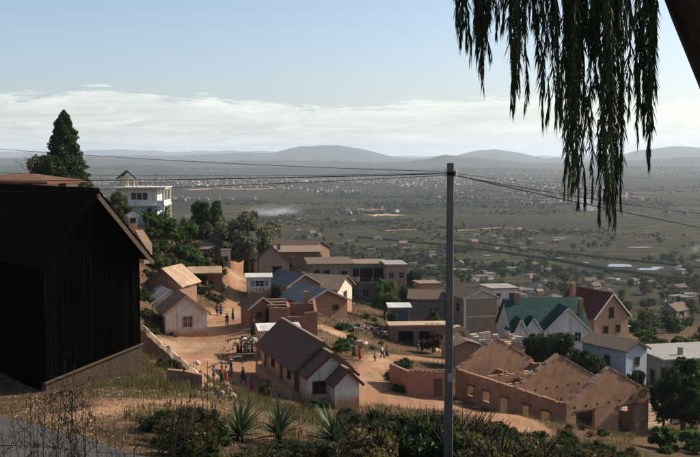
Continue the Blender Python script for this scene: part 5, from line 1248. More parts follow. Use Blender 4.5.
def far_settlement():
    """the rest of the houses of the plain, specks too many to count"""
    rng = np.random.default_rng(41); n = 34000
    Y = 800 * (7.5 / .8) ** (rng.uniform(0, 1, n) ** .9); px = rng.uniform(-60, 760, n); x = (px - PX0) / FPX * Y
    dens = fbm(x, Y, 900, 3, 4) + .6 * fbm(x, Y, 220, 2, 8) + np.interp(px, [0, 250, 450, 760], [-.25, -.16, .05, .1]) + np.interp(Y, [800, 1500, 2200, 3200, 7500], [-.08, -.04, .02, .0, -.08]) + rng.normal(0, .1, n)
    keep = dens > .16; x, Y = x[keep], Y[keep]; n = len(x); z = height(x, Y)
    W = rng.uniform(3, 7.5, n); L = W * rng.uniform(1, 2.2, n); h = rng.uniform(2.4, 5.0, n); r = rng.uniform(.3, 2.5, n); a = rng.uniform(0, 3.14, n)
    big_ = rng.uniform(0, 1, n) > .965; L[big_] *= 3; W[big_] *= 2
    c, s = np.cos(a), np.sin(a)
    loc = [(-.5, -.5, -1), (.5, -.5, -1), (.5, .5, -1), (-.5, .5, -1), (-.5, -.5, 1), (.5, -.5, 1), (.5, .5, 1), (-.5, .5, 1)]
    V = np.zeros((n, 14, 3)); hh = {-1: -3 + 0 * h, 1: h}
    for i, (u, v, q) in enumerate(loc): V[:, i] = np.stack([x + u * W * c - v * L * s, Y + u * W * s + v * L * c, z + hh[q]], 1)
    for i, (u, v, q) in enumerate([(-.56, -.54, 0), (.56, -.54, 0), (.56, .54, 0), (-.56, .54, 0), (0, -.54, 1), (0, .54, 1)]): V[:, 8 + i] = np.stack([x + u * W * c - v * L * s, Y + u * W * s + v * L * c, z + h + .02 + q * r], 1)
    f = np.array([(0, 1, 5), (0, 5, 4), (1, 2, 6), (1, 6, 5), (2, 3, 7), (2, 7, 6), (3, 0, 4), (3, 4, 7), (8, 9, 12), (9, 10, 13), (9, 13, 12), (10, 11, 13), (11, 8, 12), (11, 12, 13)])
    F = (np.arange(n)[:, None, None] * 14 + f[None]).reshape(-1, 3)
    m, nt, b = newmat('far_house_paint'); ca = N(nt, 'ShaderNodeAttribute', attribute_name='paint'); nt.links.new(ca.outputs['Color'], b.inputs['Base Color']); b.inputs['Roughness'].default_value = .85
    me = raw_mesh('far_houses', V.reshape(-1, 3), F, m)
    wc = np.array([(.22, .18, .14), (.46, .43, .38), (.16, .105, .08), (.15, .115, .09), (.13, .12, .11), (.20, .145, .10)])[rng.integers(0, 6, n)]
    rc = np.array([(.16, .09, .06), (.12, .095, .08), (.2, .19, .18), (.18, .115, .08), (.09, .075, .065), (.6, .57, .52)])[rng.choice(6, n, p=[.16, .34, .08, .12, .28, .02])]
    C = np.ones((n, 14, 4)); C[:, :8, :3] = wc[:, None]; C[:, 8:, :3] = rc[:, None]
    a_ = me.attributes.new('paint', 'FLOAT_COLOR', 'POINT'); a_.data.foreach_set('color', C.ravel().astype(np.float32))
    tag(link('far_houses', me), kind='stuff')
far_settlement()
fp = [tree_proto(60 + k, 7 + k, 3.4 + .5 * k, 3.2 + .4 * k, 700, 1.1, ('leafdark', 'leaf', 'leafolive')[k], .3, lobes=16, lobe=.4, crown_z=2.6 + .4 * k) for k in range(3)]
FT = ['dark rounded tree among the fields of the plain', 'green rounded tree among the fields of the plain', 'olive rounded tree among the fields of the plain']
PONDS = ((619, 266, 20, 26), (648, 270, 18, 16), (657, 268, 10, 10), (487, 256, 7, 8), (586, 263, 5, 7), (640, 248, 24, 9), (615, 280, 8, 14), (560, 238, 22, 6), (503, 255, 5, 6))
def near_pond(px, py): return any(abs(px - a) < w * .8 + 6 and -4 < py - b < 11 for a, b, w, d in PONDS)
TSP = []
for (px, py, n, sx, sy) in ((560, 272, 10, 30, 5), (640, 292, 16, 30, 8), (680, 310, 16, 18, 12), (520, 290, 10, 25, 6), (455, 280, 8, 18, 5), (415, 275, 7, 12, 6), (470, 264, 10, 35, 4), (600, 275, 10, 30, 5), (690, 280, 8, 12, 8), (400, 258, 8, 30, 4), (345, 250, 8, 22, 4), (590, 250, 10, 45, 4), (670, 248, 8, 30, 4), (500, 245, 8, 40, 4), (310, 240, 8, 25, 4), (650, 330, 8, 12, 8), (660, 262, 8, 25, 3)):
    for _ in range(int(n * 1.6)): TSP.append((rf_.gauss(px, sx * 1.2), rf_.gauss(py, sy * 1.3)))
for px, py in TSP:
    py = max(py, 225)
    if near_pond(px, py): continue
    p = gp(px, py, 230)
    if p.y < 235 or not in_frame(px): continue
    k = rf_.choice([0, 0, 1, 2]); s = rf_.uniform(.6, 1.15) * (1 if p.y > 420 else .75)
    put_tree('plain_tree', fp[k], FT[k], 'tree', (p.x, p.y, p.z - .1), s, group='trees among the fields of the plain', sz=s * rf_.uniform(.85, 1.2))
def far_woods():
    rng = np.random.default_rng(51); n = 150000
    Y = 620 * (12) ** rng.uniform(0, 1, n); px = rng.uniform(-60, 760, n); x = (px - PX0) / FPX * Y
    row = np.abs(np.sin((x * .42 + Y * .9) / 95.)) < .10
    dens = .8 * fbm(x, Y, 420, 4, 6) + .9 * fbm(x, Y, 120, 3, 9) + np.where(row, .12, 0) + rng.normal(0, .14, n)
    pc = np.array([gp(a, b, 300)[:2] for a, b, w, d in PONDS]); near_ = (np.hypot(x[:, None] - pc[None, :, 0], (Y[:, None] - pc[None, :, 1] + 18) * .7) < 38).any(1)
    keep = (dens > .26) & ~near_; x, Y = x[keep], Y[keep]; n = len(x)
    base = np.array([(1, 0, 0), (0, 1, 0), (-1, 0, 0), (0, -1, 0), (0, 0, 1), (.7, .7, .35), (-.7, .7, .35), (0, 0, -.6)], float); f = np.array([(0, 5, 4), (5, 1, 4), (1, 6, 4), (6, 2, 4), (2, 3, 4), (3, 0, 4), (0, 7, 5), (5, 7, 1), (1, 7, 6), (6, 7, 2), (2, 7, 3), (3, 7, 0)])
    r = (.6 + 2.6 * rng.uniform(0, 1, n) ** 3) * np.interp(Y, [500, 1500, 5000], [.7, .9, 1.4]); hgt = r * rng.uniform(.45, 1.0, n)
    V = base[None] * np.stack([r, r, hgt], 1)[:, None] * rng.uniform(.4, 1.5, (n, len(base), 1))
    V += np.stack([x, Y, height(x, Y) + hgt * .8], 1)[:, None]
    F = (np.arange(n)[:, None, None] * len(base) + f[None]).reshape(-1, 3)
    tag(link('far_woodland', raw_mesh('far_woodland', V.reshape(-1, 3), F, M['farleaf'])), kind='stuff'); return n
far_woods()
def pond(px, py, w, d, seed):
    c = gp(px, py, 300); rg = random.Random(seed); n = 18; top = hz(c.x, c.y)
    pts = []
    for k in range(n):
        a = 2 * math.pi * k / n; u, v = math.cos(a), math.sin(a); q = max(abs(u), abs(v)); rr = (1 / q) ** .9 * rg.uniform(.7, 1.1)
        pts.append((c.x + u * rr * w / 2 + v * rr * w * .15, c.y + v * rr * d / 2))
    z = max(hz(a, b) for a, b in pts + [(c.x, c.y)]) + .35
    m = MB(); m.poly([(a, b, z) for a, b in pts]); m.poly([(a, b, z - 1) for a, b in reversed(pts)])
    for k in range(n): a, b = pts[k], pts[(k+1) % n]; m.poly([(a[0], a[1], z - 1), (b[0], b[1], z - 1), (b[0], b[1], z), (a[0], a[1], z)])
    tag(m.build('paddy_water', M['water']), kind='structure')
for k, (px, py, w, d) in enumerate(PONDS): pond(px, py, w, d, k)
def strip(name, pp, w, mat, up=.5):
    P = [gp(px, py, 300) for px, py in pp]; V = []; S = []
    for a, b in zip(P[:-1], P[1:]): S += [a.lerp(b, k / 24) for k in range(24)]
    S.append(P[-1]); prof = [(-.5, -1), (-.35, up), (.35, up), (.5, -1)]
    for k, c in enumerate(S):
        d = S[min(k+1, len(S)-1)] - S[max(k-1, 0)]; n = Vector((-d.y, d.x, 0)).normalized()
        for u, zz in prof: q = c + n * u * w; V.append((q.x, q.y, hz(c.x, c.y) + zz))
    nn = len(S); F = [(4*k + j, 4*k + j + 1, 4*k + j + 5, 4*k + j + 4) for k in range(nn - 1) for j in range(3)]
    tag(link(name, raw_mesh(name, V, np.array(F), M[mat], True)), kind='structure')
strip('dyke', [(360, 238), (460, 247), (560, 261), (700, 281)], 12, 'farleaf', 1.5)
strip('dyke', [(440, 239), (540, 252), (700, 268)], 9, 'farleaf', 1.2)
strip('dirt_track', [(385, 231), (420, 229), (455, 231), (500, 228), (540, 232)], 6, 'mud', .5)
strip('clay_pit', [(185, 190), (215, 188.5), (250, 189.5), (285, 188)], 45, 'mud', 1)
strip('clay_pit', [(368, 216), (385, 215), (402, 216)], 30, 'mudpale', 1)

# ------------------------------------------------------------------ power pole and cables
POLE = at(449.5, 300, 27); POLE.z = hz(POLE.x, 27)
def build_pole():
    t = thing('power_pole', POLE, 'tall square concrete power pole rising out of the thicket', 'pole', R(4))
    top = gz(163, 27) - POLE.z; n = 10; rings = []
    for k in range(n + 1):
        z = -.8 + (top + .8) * k / n; w = .115 - .03 * k / n; c = w * .22
        rings.append([(-w + c, -w, z), (w - c, -w, z), (w, -w + c, z), (w, w - c, z), (w - c, w, z), (-w + c, w, z), (-w, w - c, z), (-w, -w + c, z)])
    MB().loft(rings).build('shaft', M['poleconc'], t)
    zc = gz(173.5, 27) - POLE.z
    b = MB().box(-.11, .11, -.13, -.092, zc - .05, zc + .05); b.box(-.11, .11, .092, .13, zc - .05, zc + .05); b.build('clamp', M['wire'], t)
    for k, x in enumerate((-.14, .14)):
        MB().tube([(x, -.05, zc - .09), (x, -.05, zc - .03), (x, -.05, zc + .01), (x, -.05, zc + .06), (x, -.05, zc + .1)], [.03, .05, .03, .05, .025], 8).build('insulator', M['dirtywhite'], t)
    MB().box(-.06, .06, -.14, -.10, gz(381, 27) - POLE.z, gz(373, 27) - POLE.z).build('number_plate', M['concrete'], t)
build_pole()
def cable(name, a, b, sag, r, label):
    pts = [Vector(a).lerp(Vector(b), k / 28) - Vector((0, 0, sag * 4 * (k / 28) * (1 - k / 28))) for k in range(29)]
    return tag(MB().tube(pts, r, 5).build(name, M['wire']), label, 'cable')
pt = at(449.5, 173, 27)
for k, (px, py, Y, py1, sg, r, lb) in enumerate(((-60, 144, 34, 171.5, .12, .008, 'thin upper cable strung from the pole over the bungalow'), (-60, 170, 36, 172.5, .15, .007, 'thin middle cable strung from the pole past the villa gazebo'), (-60, 181, 33, 173.5, .06, .014, 'thick twisted cable strung from the pole past the villa roof'), (-60, 192, 34, 175, .10, .009, 'lowest cable strung from the pole above the banana plants'))):
    cable('power_cable', at(449, py1, 27), at(px, py, Y), sg, r, lb)
for k, (px, py, Y, py1, sg, r, lb) in enumerate(((780, 243, 30, 174, .05, .015, 'thick steep cable running from the pole down over the valley'), (780, 222, 31, 174.5, .12, .012, 'medium cable running from the pole below the hanging foliage'), (780, 203, 34, 172.5, .14, .007, 'thin uppermost cable running from the pole across the hanging foliage'))):
    cable('power_cable', at(450, py1, 27), at(px, py, Y), sg, r, lb)

# ------------------------------------------------------------------ the weeping tree overhead
def build_pepper():
    rng = np.random.default_rng(71); rg = random.Random(71)
    base = Vector((5.6, 9.6, hz(5.6, 9.6)))
    t = thing('weeping_tree', base, 'dark leaning trunk with long weeping leafy branches overhead', 'tree')
    W2 = lambda p: Vector(p) - base
    path = [base + Vector((0, 0, -.5)), (5.2, 9.6, -2.4), (4.55, 9.6, -.7), (3.92, 9.55, .66), (3.48, 9.5, 1.55), (2.9, 9.4, 2.6), (2.0, 9.3, 3.5), (.9, 9.2, 4.1)]
    MB().tube([W2(p) for p in path], [.62, .52, .46, .43, .40, .30, .2, .1], 14).build('trunk', M['barkdark'], t, smooth=True)
    limbs = []
    for a, b in (((2.9, 9.4, 2.6), (1.0, 8.9, 2.9)), ((2.9, 9.4, 2.6), (2.4, 8.7, 2.5)), ((2.0, 9.3, 3.5), (1.7, 9.8, 2.8)), ((3.4, 9.5, 1.8), (2.85, 9.0, 2.35)), ((2.9, 9.4, 2.6), (4.6, 10.2, 4.4)), ((2.0, 9.3, 3.5), (2.6, 11, 5)), ((2.0, 9.3, 3.5), (0.6, 8, 4.6))):
        a, b = Vector(a), Vector(b); MB().tube([W2(a), W2(a.lerp(b, .5) + Vector((0, 0, .3))), W2(b)], [.1, .07, .025], 7).build('limb', M['barkdark'], t)
    def strand(px, py_end, Y, py0=-70, dens=1., wig=1.):
        top, bot = at(px + rg.uniform(-5, 5), py0, Y), at(px, py_end, Y); L = (top - bot).length; n = max(3, int(L / .09))
        C = []; off = Vector((0, 0, 0))
        for k in range(n + 1):
            off += Vector((rg.gauss(0, .013), rg.gauss(0, .014), 0)) * wig; C.append(top.lerp(bot, k / n) + off * (1 if k else 0))
        C = np.array([c[:] for c in C]); m = int(L * 250 * dens)
        u = rng.uniform(0, n - .01, m); i = u.astype(int); P = C[i] + (C[i + 1] - C[i]) * (u - i)[:, None]
        taper = np.clip((n - u) / 5, .25, 1)
        a = rng.uniform(0, 6.28, m); spread = rng.uniform(.05, .6, m) * taper
        d = np.stack([np.cos(a) * spread, np.sin(a) * spread, -np.ones(m)], 1); d /= np.linalg.norm(d, axis=1)[:, None]
        l = rng.uniform(.06, .19, m)[:, None]; s = np.cross(d, rng.normal(size=(m, 3))); s /= np.linalg.norm(s, axis=1)[:, None]
        w = rng.uniform(.0035, .0075, m)[:, None] * s
        b0 = P; mid_ = P + d * l * .5; e_ = P + d * l + np.array([0, 0, -.012])
        V = np.stack([b0, mid_ + w, e_, mid_ - w], 1).reshape(-1, 3) - np.array(base[:])
        me = raw_mesh('hanging_branch', V, np.arange(4 * m).reshape(-1, 4), M['pepper']); tint_attr(me, np.clip(rng.normal(0, .3, m), 0, 1) * .6 + np.repeat(0., m))
        o = link('hanging_branch', me, t); MB().tube([W2(c) for c in C], [.006] * n + [.002], 4).build('stem', M['barkdark'], o)
    ends = [(459, 28), (463, 50), (468, 40), (473, 58), (480, 60), (485, 84), (488, 55), (494, 40), (500, 52), (506, 66), (512, 78), (516, 95), (521, 104), (526, 109), (530, 72), (535, 60), (540, 88), (546, 122), (549, 126), (553, 70), (558, 80), (563, 112), (567, 118), (572, 100), (574, 190), (577, 203), (580, 192), (584, 150), (588, 162), (592, 140), (597, 120), (600, 190), (604, 215), (608, 222), (611, 200), (615, 168), (619, 178), (623, 120), (628, 88), (633, 70), (637, 110), (640, 160), (643, 158), (647, 118), (652, 125), (656, 82), (580, 130), (604, 160), (547, 100), (522, 80), (484, 60), (576, 170), (608, 190), (596, 90), (566, 90), (614, 110), (585, 110), (570, 140)]
    for px, pe in ends:
        if any(a < px < b for a, b in ((490, 502), (528, 537), (551, 560), (583, 598), (621, 637))): pe *= .42
        Yb = rg.uniform(8.6, 9.7); strand(px, pe + rg.uniform(-4, 4), Yb, -80, .55, 1.0)
        if 570 < px < 584 or 598 < px < 622 or 638 < px < 648:
            strand(px + rg.gauss(0, 1.5), pe - abs(rg.gauss(12, 30)), Yb + rg.uniform(-.3, .3), -80, .5, .9)
        for q in range(rg.choice([1, 1, 2, 2])):       # side twigs that leave the stem and hang beside it
            u = rg.uniform(-40, pe - 25); strand(px + rg.choice([-1, 1]) * rg.uniform(1.5, 4), min(pe - 6, u + rg.uniform(22, 60)), Yb + rg.uniform(-.1, .1), u, .55, 1.2)
    for px in range(458, 655, 12): strand(px + rg.uniform(-4, 4), rg.uniform(2, 34), rg.uniform(8.6, 9.9), -80, .6)
    # rest of the crown, above the frame
    n = 9000; P, U, k = crown_points(rng, n, 3.6, 2.6, 2.0, 24, .36); P += np.array([2.0, 9.6, 4.6]); P = P[P[:, 2] > 2.4]
    V, F = leaf_cloud(P, .16, rng, .16, droop=1.2); me = raw_mesh('crown', V - np.array(base[:]), F, M['pepper']); link('crown', me, t)
build_pepper()

# ------------------------------------------------------------------ tall dry weeds by the photographer
def weed_proto(seed, H):
    rg = random.Random(seed); mb = MB()
    for _ in range(rg.choice([1, 2, 2, 3])):
        h = H * rg.uniform(.6, 1.0); a = rg.uniform(0, 6.28); b = rg.uniform(.02, .22) * h; p0 = Vector((rg.uniform(-.1, .1), rg.uniform(-.1, .1), -.2)); q = Vector((math.cos(a) * b, math.sin(a) * b, h))
        m_ = p0.lerp(q, .5) + Vector((rg.uniform(-.06, .06), rg.uniform(-.06, .06), 0)); mb.tube([p0, m_, q], [.007, .005, .003], 4, cap=False)
        for k in range(rg.randint(8, 14)):
            u = rg.uniform(.35, 1); c = p0.lerp(m_, u * 2) if u < .5 else m_.lerp(q, u * 2 - 1); a2 = rg.uniform(0, 6.28); l = rg.uniform(.05, .22)
            e_ = c + Vector((math.cos(a2) * l, math.sin(a2) * l, l * rg.uniform(.3, 1.2))); mb.tube([c, e_], [.003, .0015], 3, cap=False)
            for _ in range(4):
                f = e_ + Vector((rg.gauss(0, .02), rg.gauss(0, .02), rg.gauss(0, .03))); g = f + Vector((rg.gauss(0, .02), rg.gauss(0, .02), .035)); mb.bar(f, g, .007, .004)
    return mb.mesh('dry_weed', M['stem'])
wp = [weed_proto(k, 2.2) for k in range(7)]
for k in range(34):
    px = rnd.choice([rnd.uniform(-15, 70), rnd.uniform(0, 210), rnd.uniform(0, 120)]); Y = rnd.uniform(6.5, 11); x = gx(px, Y, 500); o = link('dry_weed', wp[k % 7], None, (x, Y, hz(x, Y)), (0, 0, rnd.uniform(0, 6)))
    z = gz(rnd.uniform(345, 430), Y) - hz(x, Y); s = max(z / 2.1, .4); o.scale = (s, s, s)
    tag(o, 'tall dry weed stalk rising in front of the asphalt road and shelf', 'weed', 'dry weeds by the viewpoint')

# ------------------------------------------------------------------ people and market
def skin_mesh(name, joints, edges, mat, sub=1):
    """one continuous surface grown round a skeleton; joints = {name: (x, y, z, rx, ry)}"""
    keys = list(joints); me = bpy.data.meshes.new(name + '_bones'); me.from_pydata([joints[k][:3] for k in keys], [(keys.index(a), keys.index(b)) for a, b in edges], [])
    o = bpy.data.objects.new(name, me); COL.objects.link(o)
    o.modifiers.new('skin', 'SKIN').use_smooth_shade = True
    for k, sv in zip(keys, me.skin_vertices[0].data): sv.radius = joints[k][3:5]; sv.use_root = (k == keys[0])
    sd = o.modifiers.new('sub', 'SUBSURF'); sd.levels = sd.render_levels = sub
    dg = bpy.context.evaluated_depsgraph_get(); ev = o.evaluated_get(dg); out = bpy.data.meshes.new_from_object(ev); out.name = name
    bpy.data.objects.remove(o); out.materials.clear(); out.materials.append(mat); return out
def pose(kind):
    sw = .28 if kind == 'walk' else .04
    J = dict(pelvis=(0, 0, .90, .13, .10), waist=(0, .0, 1.06, .115, .09), chest=(0, 0, 1.28, .15, .10), neck=(0, -.01, 1.44, .05, .05), head=(0, -.025, 1.56, .075, .09), crown=(0, -.015, 1.64, .06, .07))
    for s, n in ((-1, 'l'), (1, 'r')):
        f = s * sw
        J['hip' + n] = (s * .10, 0, .84, .09, .09); J['knee' + n] = (s * .11, -max(f, 0) * .7 + .02 - (.04 if kind == 'walk' else 0), .47, .062, .062); J['ankle' + n] = (s * .11, -f * .9 + .02, .08, .04, .042); J['toe' + n] = (s * .125, -f * .9 - .13, .03, .04, .03)
        J['sh' + n] = (s * .185, 0, 1.37, .055, .055)
        if kind == 'carry' and s > 0 or kind == 'load': J['el' + n] = (s * .30, -.06, 1.50, .04, .04); J['wr' + n] = (s * .19, -.06, 1.70, .03, .03); J['hand' + n] = (s * .14, -.06, 1.78, .034, .02)
        elif kind == 'reach': J['el' + n] = (s * .23, -.15, 1.14, .04, .04); J['wr' + n] = (s * .16, -.36, 1.12, .03, .03); J['hand' + n] = (s * .14, -.45, 1.11, .034, .02)
        else: J['el' + n] = (s * .245, .02 + f * .25, 1.10, .042, .042); J['wr' + n] = (s * .25, -.04 + f * .5, .87, .03, .03); J['hand' + n] = (s * .25, -.06 + f * .55, .77, .034, .02)
        hx, hy, hz_ = J['hand' + n][:3]; dx = Vector(J['hand' + n][:3]) - Vector(J['wr' + n][:3]); dx.normalize()
        for q in range(4):
            a = Vector((hx, hy, hz_)) + Vector((0, (q - 1.5) * .018, 0)) + dx * .06; J['fin%s%d' % (n, q)] = (*a, .009, .009)
        a = Vector((hx, hy - .045, hz_)) + dx * .02; J['fin%s4' % n] = (*a, .010, .010)
    E = [('pelvis', 'waist'), ('waist', 'chest'), ('chest', 'neck'), ('neck', 'head'), ('head', 'crown')]
    for n in 'lr':
        E += [('pelvis', 'hip' + n), ('hip' + n, 'knee' + n), ('knee' + n, 'ankle' + n), ('ankle' + n, 'toe' + n), ('chest', 'sh' + n), ('sh' + n, 'el' + n), ('el' + n, 'wr' + n), ('wr' + n, 'hand' + n)] + [('hand' + n, 'fin%s%d' % (n, q)) for q in range(5)]
    if kind == 'bend':
        for k in J:
            if J[k][2] > .95 and not k.startswith(('hip', 'fin', 'hand', 'wr')) or k.startswith(('sh', 'el', 'wr', 'hand', 'fin')):
                x, y, z, a, b = J[k]; v = Vector((y, z - .92)); c, s_ = math.cos(1.0), math.sin(1.0); J[k] = (x, v.x * c - v.y * s_, .92 + v.x * s_ + v.y * c, a, b)
    return J, E
POSE = {}
for kd in ('stand', 'walk', 'carry', 'load', 'reach', 'bend'):
    J, E = pose(kd); body = skin_mesh('body', J, E, M['skin'])
    up = {k: (*J[k][:3], J[k][3] * 1.14 + .012, J[k][4] * 1.14 + .012) for k in J if k in ('pelvis', 'waist', 'chest', 'shl', 'shr', 'ell', 'elr')}
    up['waist'] = (*up['waist'][:3], .135, .115)
    for n in 'lr':
        a, b = Vector(J['sh' + n][:3]), Vector(J['el' + n][:3]); up['el' + n] = (*a.lerp(b, .7), .058, .058)
    shirt = skin_mesh('shirt', {k: up[k] for k in ('chest', 'waist', 'pelvis', 'shl', 'shr', 'ell', 'elr')}, [('chest', 'waist'), ('waist', 'pelvis'), ('chest', 'shl'), ('chest', 'shr'), ('shl', 'ell'), ('shr', 'elr')], M['cwhite'])
    lo = {k: (*J[k][:3], J[k][3] * 1.15 + .015, J[k][4] * 1.15 + .015) for k in J if k[:3] in ('pel', 'hip', 'kne', 'ank')}
    for n in 'lr': lo['ankle' + n] = (*Vector(J['ankle' + n][:3]).lerp(Vector(J['knee' + n][:3]), .15), .066, .066)
    tro = skin_mesh('trousers', lo, [('pelvis', 'hipl'), ('pelvis', 'hipr'), ('hipl', 'kneel'), ('hipr', 'kneer'), ('kneel', 'anklel'), ('kneer', 'ankler')], M['cdark'])
    ring = lambda z, a, b, y=0: [(math.cos(t) * a, y + math.sin(t) * b, z) for t in [2 * math.pi * k / 14 for k in range(14)]]
    w = .06 if kd == 'walk' else 0
    skirt = MB().loft([ring(.28, .25, .22 + w), ring(.5, .23, .2 + w), ring(.8, .2, .16), ring(.98, .155, .13), ring(1.04, .14, .12)]).mesh('skirt', M['cdark'], True)
    c = Vector(J['crown'][:3]).lerp(Vector(J['head'][:3]), .35); bm = bmesh.new(); bmesh.ops.create_uvsphere(bm, u_segments=10, v_segments=7, radius=.112)
    for v in bm.verts:
        v.co.y = v.co.y + .03 if v.co.y > 0 or v.co.z > .03 else v.co.y * .2 + .03
    hair = bpy.data.meshes.new('hair'); bm.to_mesh(hair); bm.free(); hair.materials.append(M['hair']); hair.polygons.foreach_set('use_smooth', [True] * len(hair.polygons))
    POSE[kd] = (body, shirt, tro, skirt, hair, c)
RECOL = {}
def recol(me, mt):
    k = (me.name, mt)
    if k not in RECOL: c = me.copy(); c.materials.clear(); c.materials.append(M[mt]); RECOL[k] = c
    return RECOL[k]
def person(px, py, kd, top, low, bottom, label, face, s=1., ymin=82, loc=None):
    p = loc or gp(px, py, ymin); body, shirt, tro, skirt, hair, c = POSE[kd]
    t = thing('person', (p.x, p.y, p.z + .0), label, 'person', R(face)); t.scale = (s, s, s)
    b = link('body', body, t); link('shirt', recol(shirt, top), t); link(bottom, recol(skirt if bottom == 'skirt' else tro, low), t); link('hair', hair, t, c, (-1.0 if kd == 'bend' else 0, 0, 0))
    return t
PEOPLE = [
 (227, 327, 'stand', 'cdark', 'cgrey', 'trousers', 'person in black shirt standing alone on the square beyond the cottage', 30, 1.02), (217, 316, 'walk', 'cbrown', 'cdark', 'trousers', 'person in brown shirt walking with a companion up the earth road', 160, 1.), (221, 316, 'walk', 'cgrey', 'cblue', 'skirt', 'person in grey top and blue skirt walking up the earth road', 170, .98), (233, 321, 'carry', 'cteal', 'cdark', 'skirt', 'person in teal top holding something overhead near the brick yard', -60, 1.),
 (253, 331, 'stand', 'cred', 'cdark', 'skirt', 'person in red top beside the broken-roofed cottage', 20, 1.), (255, 337, 'carry', 'cteal', 'cbrown', 'skirt', 'person in teal with raised arm in front of the brick yard', 100, 1.02), (252, 337, 'stand', 'cbrown', 'cdark', 'skirt', 'person in brown dress facing the market goods', 140, .95), (264, 326, 'stand', 'cpink', 'cdark', 'skirt', 'person in pink top by the brick yard wall', 10, .98), (270, 327, 'stand', 'cdark', 'cbrown', 'trousers', 'person in black by the brick yard wall', -20, 1.), (276, 327, 'stand', 'cwhite', 'cdark', 'trousers', 'person in white shirt behind the chapel ridge', 40, 1.02),
 (238, 359, 'stand', 'cdark', 'cdark', 'trousers', 'person in all black leaning by the market table', 60, 1.), (241, 357, 'reach', 'cbrown', 'cdark', 'skirt', 'person in brown reaching over the market table', 90, .98), (245, 359, 'reach', 'cblue', 'cgrey', 'trousers', 'person in blue shirt and grey trousers at the market table', 170, 1.05), (248, 358, 'stand', 'cwhite', 'cdark', 'trousers', 'person in white shirt at the market table', 200, 1.), (252, 358, 'stand', 'cgrey', 'cdark', 'skirt', 'person in grey top at the end of the market table', 250, .98),
 (214, 383, 'stand', 'cblue', 'cgrey', 'trousers', 'person in blue shirt at the edge of the chapel shadow', 80, .9), (222, 385, 'stand', 'cred', 'cdark', 'skirt', 'person in dark red top among three by the low bank', 40, 1.), (226, 383, 'stand', 'cwhite', 'cred', 'skirt', 'person in white top and red skirt among three by the low bank', -70, .98), (231, 377, 'carry', 'cdark', 'cgrey', 'skirt', 'person in black carrying a small basket on the head', 120, 1.), (243, 385, 'walk', 'cbrown', 'cdark', 'trousers', 'tall person in brown walking through the chapel shadow', 60, 1.05), (252, 391, 'carry', 'cteal', 'cred', 'skirt', 'child in pale teal with arms up in the chapel shadow', 0, .82), (266, 376, 'stand', 'cpink', 'cdark', 'skirt', 'person in pink top under the chapel eave', 100, .98), (270, 384, 'bend', 'cdark', 'cblue', 'trousers', 'person in black bending under the chapel eave', 90, 1.), (289, 394, 'bend', 'cwhite', 'cgrey', 'skirt', 'person in white stooping by the low bank beside the chapel', 120, 1.),
 (360, 361, 'load', 'cred', 'cred', 'skirt', 'person in red dress carrying a huge bundle on the head', 40, 1.), (354, 358, 'walk', 'cdark', 'cdark', 'skirt', 'person in black following the bundle carrier', 30, .98), (375, 362, 'stand', 'cyellow', 'cbrown', 'trousers', 'small child in tan on the dirt road', 20, .72), (382, 359, 'walk', 'cwhite', 'cdark', 'trousers', 'person in white shirt walking on the dirt road', 60, 1.), (387, 358, 'walk', 'cred', 'cdark', 'skirt', 'person in bright red walking beside the white-shirted one', 40, .92), (418, 351, 'stand', 'cdark', 'cgrey', 'trousers', 'person in black in front of the dark garage openings', 30, .98), (422, 352, 'bend', 'cdark', 'cdark', 'skirt', 'person in dark clothes stooping by the garage openings', 60, .95),
 (196, 291, 'stand', 'cred', 'cdark', 'skirt', 'person in red top under the market lean-to', 10, 1.), (207, 291, 'stand', 'cwhite', 'cdark', 'trousers', 'person in white shirt under the market lean-to', 0, 1.)]
for q in PEOPLE: person(*q[:7], q[7], q[8])
def lump(name, loc, sx, sz, mat, label, cat, seed, group=None):
    bm = bmesh.new(); bmesh.ops.create_icosphere(bm, subdivisions=2, radius=1)
    for v in bm.verts: k = .8 + .5 * mnoise.noise(v.co * 2 + Vector((seed * 3.1, 0, 0))); v.co = Vector((v.co.x * sx * k, v.co.y * sx * k, v.co.z * sz * k))
    me = bpy.data.meshes.new(name); bm.to_mesh(me); bm.free(); me.materials.append(M[mat]); return tag(link(name, me, None, loc), label, cat, group)
g = gp(360, 361, 82); lump('bundle', g + Vector((0, 0, 2.15)), .8, .42, 'bundlecloth', 'huge pale pinkish cloth bundle balanced on a head', 'bundle', 2)
lump('bundle', g + Vector((.55, .2, 2.0)), .45, .3, 'cwhite', 'white sack tied to the huge pinkish bundle', 'bundle', 3)
g = gp(231, 377, 82); lump('basket', g + Vector((0, 0, 1.74)), .24, .12, 'cyellow', 'small straw basket on a head in the chapel shadow', 'basket', 4)
def table(px, py, rz, W, L, label):
    t = thing('market_table', gp(px, py, 82), label, 'table', R(rz)); MB().box(-W/2, W/2, -L/2, L/2, .72, .78).build('table_top', M['wood'], t)
    for x in (-W/2 + .08, W/2 - .08):
        for y in (-L/2 + .08, L/2 - .08): MB().box(x - .04, x + .04, y - .04, y + .04, -.2, .72).build('leg', M['wood'], t)
table(246, 361, 10, 2.4, .9, 'long wooden market table crowded by buyers on the square'); table(235, 364, 20, 1.6, .8, 'bare wooden market table set apart from the buyers'); table(270, 388, 10, 1.6, .8, 'wooden table in the shade of the chapel eave')
rw = random.Random(9)
WN = {'cwhite': 'white', 'cdark': 'black', 'cgrey': 'grey', 'cbrown': 'brown', 'cblue': 'blue', 'dirtywhite': 'dusty white', 'cyellow': 'straw yellow'}
for k in range(30):
    c = rw.choice(list(WN)); p = gp(rw.gauss(246, 8), rw.gauss(340.5, 1.6), 60)
    lump('market_bundle', p + Vector((0, 0, .1)), rw.uniform(.15, .42), rw.uniform(.1, .2), c, WN[c] + ' cloth bundle laid out for sale on the square', 'bundle', k, 'bundles laid out for sale')
